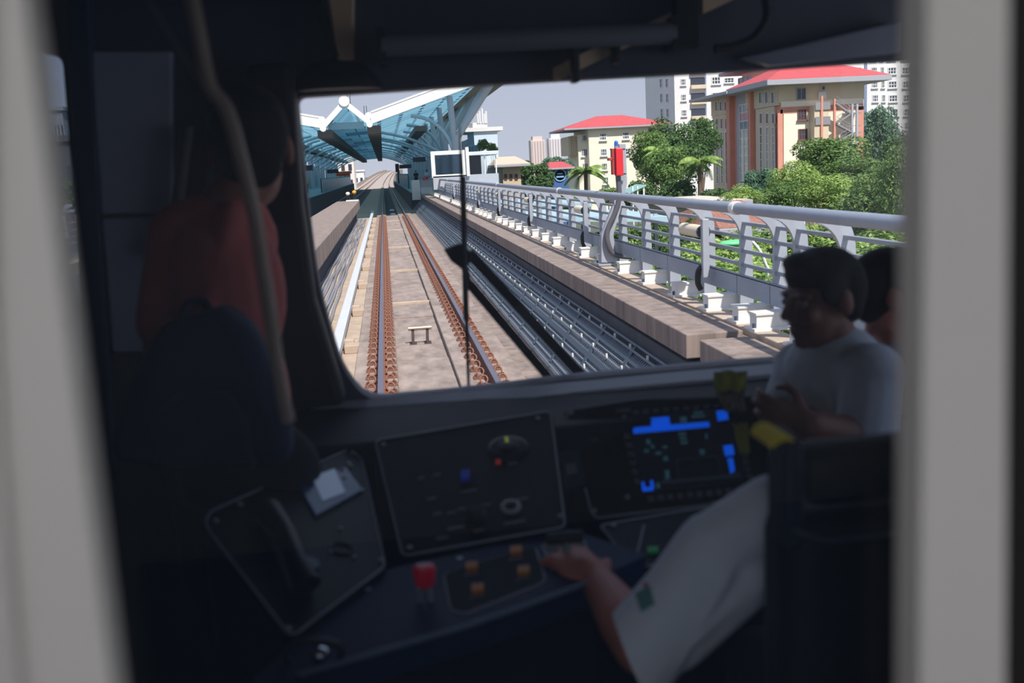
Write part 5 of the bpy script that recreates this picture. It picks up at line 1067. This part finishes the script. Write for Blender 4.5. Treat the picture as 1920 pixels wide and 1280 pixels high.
B.build('trousers', mt_trou, t, .009, 5)
# lever under the driver's hand
p = PK.at(1064, 1058); g = J(1046, 1062, p.y); t = thing('control_lever', (p.x, p.y, ZK), 'black control lever gripped by the driver', 'lever')
m = MB(); m.lathe([(.03, 0), (.03, .008), (.022, .012)], M.Translation((p.x, p.y, ZK))); m.build('lever_base', mt_cabd, t); m = MB(); m.cyl((p.x, p.y, ZK+.008), (p.x, p.y, ZK+.05), .008, 10); m.build('stick', mt_scr, t); m = MB(); m.tube([(p.x-.035, p.y, ZK+.052), (p.x+.03, p.y, ZK+.052)], .011, 10); m.build('grip', mt_cabd, t, smooth=60)
# ---- driver's seat
mt_seat = mat('seat_black', (16, 18, 24), .7, var=.15, scale=30); mt_seatn = mat('seat_navy', (24, 34, 58), .7, var=.1, scale=30)
t = thing('driver_seat', (.74, 1.3, 0), 'black driver seat with headrest in front of the glass door', 'seat')
def rbox(nm, x0, x1, y0, y1, z0, z1, mt_, r=.03, par=None): m = MB(); m.bb(x0, x1, y0, y1, z0, z1); return m.build(nm, mt_, par or t, bevel=r, seg=4, smooth=40)
bk = rbox('backrest', .478, 1.02, 1.15, 1.27, .48, 1.038, mt_seat, .04); rbox('headrest', .50, .98, 1.15, 1.24, 1.046, 1.128, mt_seat, .035); rbox('side_bolster', .474, .499, 1.15, 1.22, 1.0, 1.15, mt_seatn, .01)
m = MB(); m.tube(spline([(.482, 1.148, 1.03), (.51, 1.146, 1.018), (.56, 1.146, 1.012), (.8, 1.146, 1.02), (1.0, 1.148, 1.03)]), .0028, 6); m.build('piping', mat('piping_grey', (90, 98, 112), .6), bk, smooth=60)
rbox('cushion', .49, 1.0, 1.15, 1.56, .40, .47, mt_seat, .03); m = MB(); m.cyl((.74, 1.36, 0), (.74, 1.36, .40), .06, 20); m.cyl((.74, 1.36, 0), (.74, 1.36, .03), .2, 24, .18); m.build('pedestal', mt_cabd, t, smooth=50)
t = thing('folded_cloth', (.488, 1.19, 1.15), 'bright yellow cloth lying over the corner of the driver seat', 'cloth')
m = MB(); q = [at(x, y, Y=1.148) for x, y in ((1444, 838), (1452, 824), (1464, 817), (1474, 816), (1488, 822), (1490, 827), (1470, 826), (1458, 832), (1448, 840))]; m.prism(q, (0, .07, 0)); m.build('cloth_fold', mat('yellow_cloth', (236, 214, 40), .8, var=.05, scale=30), t)
# ---- man with folded arms in profile: door glass reflection built as a solid figure
t = thing('person', (1.0, 2.2, 0), 'man in a pale grey shirt with folded arms seen in profile at the right', 'person')
f = V((-.97, -.25, 0)); f, r, u = basis(f); R3 = rotm(r, f, u); B = Blob(); nk = J(1572, 655, 2.20); hc = J(1541, 556, 2.19); P, R = head(B, hc, (-1, -.22, -.10), (0, 0, 1), .96, nk)
shL, shR = J(1634, 700, 2.07), J(1502, 690, 2.33); elL, elR = J(1622, 822, 2.03), J(1476, 770, 2.22); wrL, wrR = J(1520, 800, 1.98), J(1560, 780, 2.12)
ch, be, pe = J(1570, 740, 2.21), J(1580, 850, 2.21), J(1582, 1130, 2.22); pe = V((pe.x, pe.y, .56))
B.ell(ch, (.15, .10, .16), R3).ell(be, (.14, .11, .16), R3).ell((be+pe)/2, (.14, .11, .18), R3).ell(pe, (.16, .12, .11), R3).cap(nk, shL, .055, .05).cap(nk, shR, .055, .05).cap(shL, ch, .055, .09).cap(shR, ch, .055, .09)
B.chain([shL, elL, wrL], [.05, .048, .036]).chain([shR, elR, wrR], [.05, .042, .03]); hand(B, wrL, V((-.8, .5, .25)), (-.35, -1, 0), 1, (.35, .6, .4)); hand(B, wrR, wrR-elR, (0, -1, .1), -1, (.3, .4, .3))
for k in (-1, 1):
    hp = pe+r*k*.085; kn = hp+V((.02-.05*k, -.28, -.03)); an = V((kn.x, kn.y-.02, .09)); B.chain([hp, kn, an], [.085, .062, .042]); B.cap((an.x, an.y+.03, .04), (an.x-.02, an.y-.14, .035), .042, .032)
B.build('body', mt_skind, t, .006, 5); eyes(P, R, .96, t); hair(P, R, .98, t)
S_ = Blob(); S_.ell(ch, (.168, .118, .175), R3).ell(be, (.158, .128, .175), R3).ell(be-V((0, 0, .14)), (.155, .125, .14), R3).cap(nk-V((0, 0, .035)), shL, .065, .066).cap(nk-V((0, 0, .035)), shR, .065, .066).cap(shL, ch, .072, .1).cap(shR, ch, .07, .1)
hL = shL.lerp(elL, .72); S_.chain([shL, hL+(elL-shL)*.25], [.068, .070]); S_.chain([shR, shR.lerp(elR, .9)], [.066, .062])
for k in range(4): q = ch+f*.10+V((0, 0, .03-.07*k)); S_.cap(q-r*.07, q+r*.05+V((0, 0, .03)), .012, .008)
S_.build('shirt', mt_shirt2, t, .007, 4, cut=[(shL.lerp(elL, .74), V((0, -.0, -1)).lerp((elL-shL).normalized(), .0)+V((0, 0, 0)))] if 0 else None)
for k in (-1, 1):                              # open collar wings
    m = MB(); a = nk+f*.055+r*k*.012-V((0, 0, .012)); b = nk-f*.045+r*k*.055+V((0, 0, .035)); c = nk+f*.075+r*k*.052-V((0, 0, .055)); d = nk-f*.02+r*k*.075-V((0, 0, .01)); m.add([a, b, d, c], [(0, 1, 2, 3)]); o = m.build('collar', mt_shirt2, t); q = o.modifiers.new('s', 'SOLIDIFY'); q.thickness = .005
B = Blob(); B.ell(pe, (.175, .135, .125), R3).cap(pe, be-V((0, 0, .10)), .13, .12)
for k in (-1, 1): hp = pe+r*k*.085; kn = hp+V((.02-.05*k, -.28, -.03)); an = V((kn.x, kn.y-.02, .12)); B.chain([hp, kn, an], [.098, .075, .06])
B.build('trousers', mt_trou, t, .009, 5)
js = thing('jump_seat', (pe.x, pe.y, 0), 'small dark folding seat under the man with folded arms', 'seat'); m = MB(); m.bb(pe.x-.2, pe.x+.2, pe.y-.2, pe.y+.17, .38, .44); m.build('seat', mt_seat, js, bevel=.02); m = MB(); m.bb(pe.x-.03, pe.x+.03, pe.y-.03, pe.y+.03, 0, .38); m.build('leg', mt_cabd, js)
# ---- second reflected person half hidden at the door frame, built solid
t = thing('person', (1.24, 2.38, 0), 'person with short dark hair facing away at the right edge of the glass', 'person')
f = V((.95, -.2, 0)); f, r, u = basis(f); R3 = rotm(r, f, u); B = Blob(); nk = J(1662, 640, 2.36); hc = J(1670, 548, 2.36); P, R = head(B, hc, f, (0, 0, 1), .95, nk)
ch = nk-V((0, 0, .16)); be = ch-V((0, 0, .22)); pe = V((be.x, be.y, .54)); shL, shR = nk-r*.12-V((0, 0, .05)), nk+r*.15-V((0, 0, .05))
B.ell(ch, (.15, .1, .16), R3).ell(be, (.14, .1, .17), R3).ell(pe, (.155, .115, .12), R3).cap(nk, shL, .055, .05).cap(nk, shR, .055, .05).cap(be, pe, .12, .12)
for k, s_ in ((-1, shL), (1, shR)): e = s_+r*k*.03+f*.02-V((0, 0, .27)); w = e+f*.18-r*k*.03-V((0, 0, .05)); B.chain([s_, e, w], [.05, .04, .028]); hand(B, w, f-V((0, 0, .2)), (0, 0, 1), k)
for k in (-1, 1): hp = pe+r*k*.08; kn = hp+f*.24-V((0, 0, .03)); kn.y = min(kn.y, 2.38); an = V((kn.x, kn.y, .09)); B.chain([hp, kn, an], [.08, .06, .04]); B.cap((an.x, an.y, .04), (an.x+.12, an.y-.02, .035), .04, .03)
B.build('body', mt_skin, t, .006, 5); eyes(P, R, .95, t); hair(P, R, .97, t)
S_ = Blob(); S_.ell(ch, (.168, .118, .18), R3).ell(be, (.158, .118, .2), R3).cap(nk-V((0, 0, .035)), shL, .06, .066).cap(nk-V((0, 0, .035)), shR, .06, .066)
for k, s_ in ((-1, shL), (1, shR)): e = s_+r*k*.03+f*.02-V((0, 0, .19)); S_.chain([s_, e], [.066, .062])
S_.build('shirt', mt_shirt3, t, .007, 4)
B = Blob(); B.ell(pe, (.17, .13, .14), R3)
for k in (-1, 1): hp = pe+r*k*.08; kn = hp+f*.24-V((0, 0, .03)); kn.y = min(kn.y, 2.38); an = V((kn.x, kn.y, .12)); B.chain([hp, kn, an], [.095, .072, .055])
B.build('trousers', mt_trou, t, .009, 5)
js = thing('jump_seat', (pe.x, pe.y, 0), 'small dark folding seat under the person at the right edge', 'seat'); m = MB(); m.bb(pe.x-.16, pe.x+.18, pe.y-.16, pe.y+.14, .36, .42); m.build('seat', mt_seat, js, bevel=.02); m = MB(); m.bb(pe.x-.03, pe.x+.03, pe.y-.03, pe.y+.03, 0, .36); m.build('leg', mt_cabd, js)
# ---- reflected person in red with a navy backpack, built as a solid figure
YR = 2.08
t = thing('person', (-.33, YR, 0), 'person in a red shirt seen from behind at the left of the cab', 'person')
f = V((.35, .93, 0)); f, r, u = basis(f); R3 = rotm(r, f, u); B = Blob(); nk = J(438, 378, YR); hc = J(470, 276, YR+.05); P, R = head(B, hc, (-.05, 1, -.05), (0, 0, 1), 1.0, nk)
shL, shR = J(342, 440, YR+.03), J(462, 446, YR+.06); elL, elR = J(306, 660, YR-.02), J(452, 690, YR+.04); wrL, wrR = elL+V((.10, .20, -.10)), elR+V((-.04, .06, -.22))
ch = nk-V((.03, 0, .18)); be = nk-V((.035, 0, .40)); pe = V((nk.x-.035, YR, .90))
B.ell(ch, (.105, .10, .17), R3).ell(be, (.10, .095, .18), R3).ell(pe, (.12, .10, .11), R3).cap(be, pe, .09, .09).cap(nk, shL, .055, .05).cap(nk, shR, .055, .05)
B.chain([shL, elL, wrL], [.05, .042, .028]).chain([shR, elR, wrR], [.05, .042, .028]); hand(B, wrL, (.2, .9, -.2), (-.3, 0, 1), 1); hand(B, wrR, (-.1, .2, -.9), (1, 0, 0), -1)
for k in (-1, 1): hp = pe+r*k*.065; kn = V((hp.x, YR+.02, .48)); an = V((hp.x, YR, .09)); B.chain([hp, kn, an], [.07, .055, .042]); B.cap((an.x, an.y-.03, .04), (an.x+.03, an.y+.15, .035), .042, .032)
B.build('body', mt_skin, t, .006, 5); eyes(P, R, 1, t); hair(P, R, 1.03, t, long=.01)
S_ = Blob(); S_.ell(ch, (.12, .115, .185), R3).ell(be, (.115, .11, .2), R3).cap(nk-V((0, 0, .02)), shL, .062, .068).cap(nk-V((0, 0, .02)), shR, .062, .066).ell(be-V((0, 0, .14)), (.115, .11, .12), R3)
S_.chain([shL, shL.lerp(elL, .75)], [.068, .064]).chain([shR, shR.lerp(elR, .7)], [.066, .06]); S_.cap(nk+V((0, -.06, -.03)), ch+V((-.03, -.10, -.05)), .03, .03)
S_.build('shirt', mt_redc, t, .007, 5)
B = Blob(); B.ell(pe, (.15, .13, .14), R3)
for k in (-1, 1): hp = pe+r*k*.07; B.chain([hp, V((hp.x, YR+.02, .48)), V((hp.x, YR, .12))], [.1, .072, .06])
B.build('trousers', mt_trou, t, .009, 5)
t = thing('backpack', J(380, 800, 1.86), 'large dark navy backpack hanging behind the person in red', 'backpack')
BP = [at(x, y, Y=1.80) for x, y in ((200, 880), (206, 810), (228, 745), (262, 670), (292, 618), (330, 596), (410, 582), (450, 592), (482, 640), (515, 720), (540, 800), (548, 880))]
m = MB(); m.prism(BP, (0, .115, 0)); o = m.build('bag', mt_navy, t, bevel=.035, seg=4, smooth=60)
m = MB(); q = [at(x, y, Y=1.795) for x, y in ((270, 880), (285, 780), (330, 735), (430, 732), (470, 790), (480, 880))]; m.prism(q, (0, .03, 0)); m.build('front_pocket', mt_navy, t, bevel=.012, seg=3)
m = MB(); m.tube(spline([at(346, 606, Y=1.86), at(350, 572, Y=1.88), at(385, 566, Y=1.88), at(392, 600, Y=1.86)]), .008, 8); m.build('carry_loop', mt_navy, t, smooth=60)
# ---- tiny figures on the platforms
def small(x, y, h, shirt, lab, f=(0, 1, 0)):
    p = V((x, y, 0)); t = thing('person', p, lab, 'person', None); f, r, u = basis(f); B = Blob(); Z = lambda a, b, c: p+r*a*h+f*b*h+u*c*h
    B.ell(Z(0, 0, .935), (.045*h, .055*h, .065*h)).cap(Z(0, 0, .88), Z(0, 0, .82), .03*h, .035*h)
    for k in (-1, 1): B.chain([Z(k*.11, 0, .80), Z(k*.13, -.01, .63), Z(k*.12, .03, .48)], [.03*h, .026*h, .018*h]); B.cap(Z(k*.12, .04, .46), Z(k*.11, .05, .40), .02*h, .012*h); B.chain([Z(k*.05, 0, .50), Z(k*.055, .01, .28), Z(k*.055, 0, .05)], [.05*h, .038*h, .026*h]); B.cap(Z(k*.055, -.01, .025), Z(k*.06, .07, .02), .024*h, .02*h)
    B.build('body', mt_skin, t, .02, 2); S_ = Blob(); S_.ell(Z(0, 0, .70), (.12*h, .075*h, .14*h), rotm(r, f, u)).cap(Z(-.1, 0, .79), Z(.1, 0, .79), .045*h)
    for k in (-1, 1): S_.cap(Z(k*.11, 0, .80), Z(k*.125, 0, .66), .04*h, .036*h)
    S_.build('shirt', shirt, t, .02, 2); B = Blob()
    for k in (-1, 1): B.chain([Z(k*.05, 0, .52), Z(k*.055, .01, .28), Z(k*.055, 0, .05)], [.062*h, .048*h, .036*h])
    B.build('trousers', mt_trou, t, .02, 2); B = Blob(); B.ell(Z(0, -.01, .955), (.05*h, .058*h, .055*h)); B.build('hair', mt_hair, t, .02, 1)
small(-8.3, 84, 1.68, mt_shirt, 'waiting passenger in white, nearest on the left platform'); small(-8.0, 92, 1.72, mt_navy, 'waiting passenger in navy, middle of the left platform group'); small(-7.4, 99, 1.66, mat('lime_shirt', (170, 190, 80), .9), 'waiting passenger in yellow green on the left platform')
small(4.3, 100, 1.7, mt_shirt2, 'waiting passenger in pale grey on the right platform'); small(5.0, 100, 1.66, mat('sky_shirt', (150, 190, 226), .9), 'waiting passenger in sky blue on the right platform'); small(3.6, 112, 1.7, mt_trou, 'waiting passenger in dark clothes, far on the right platform')
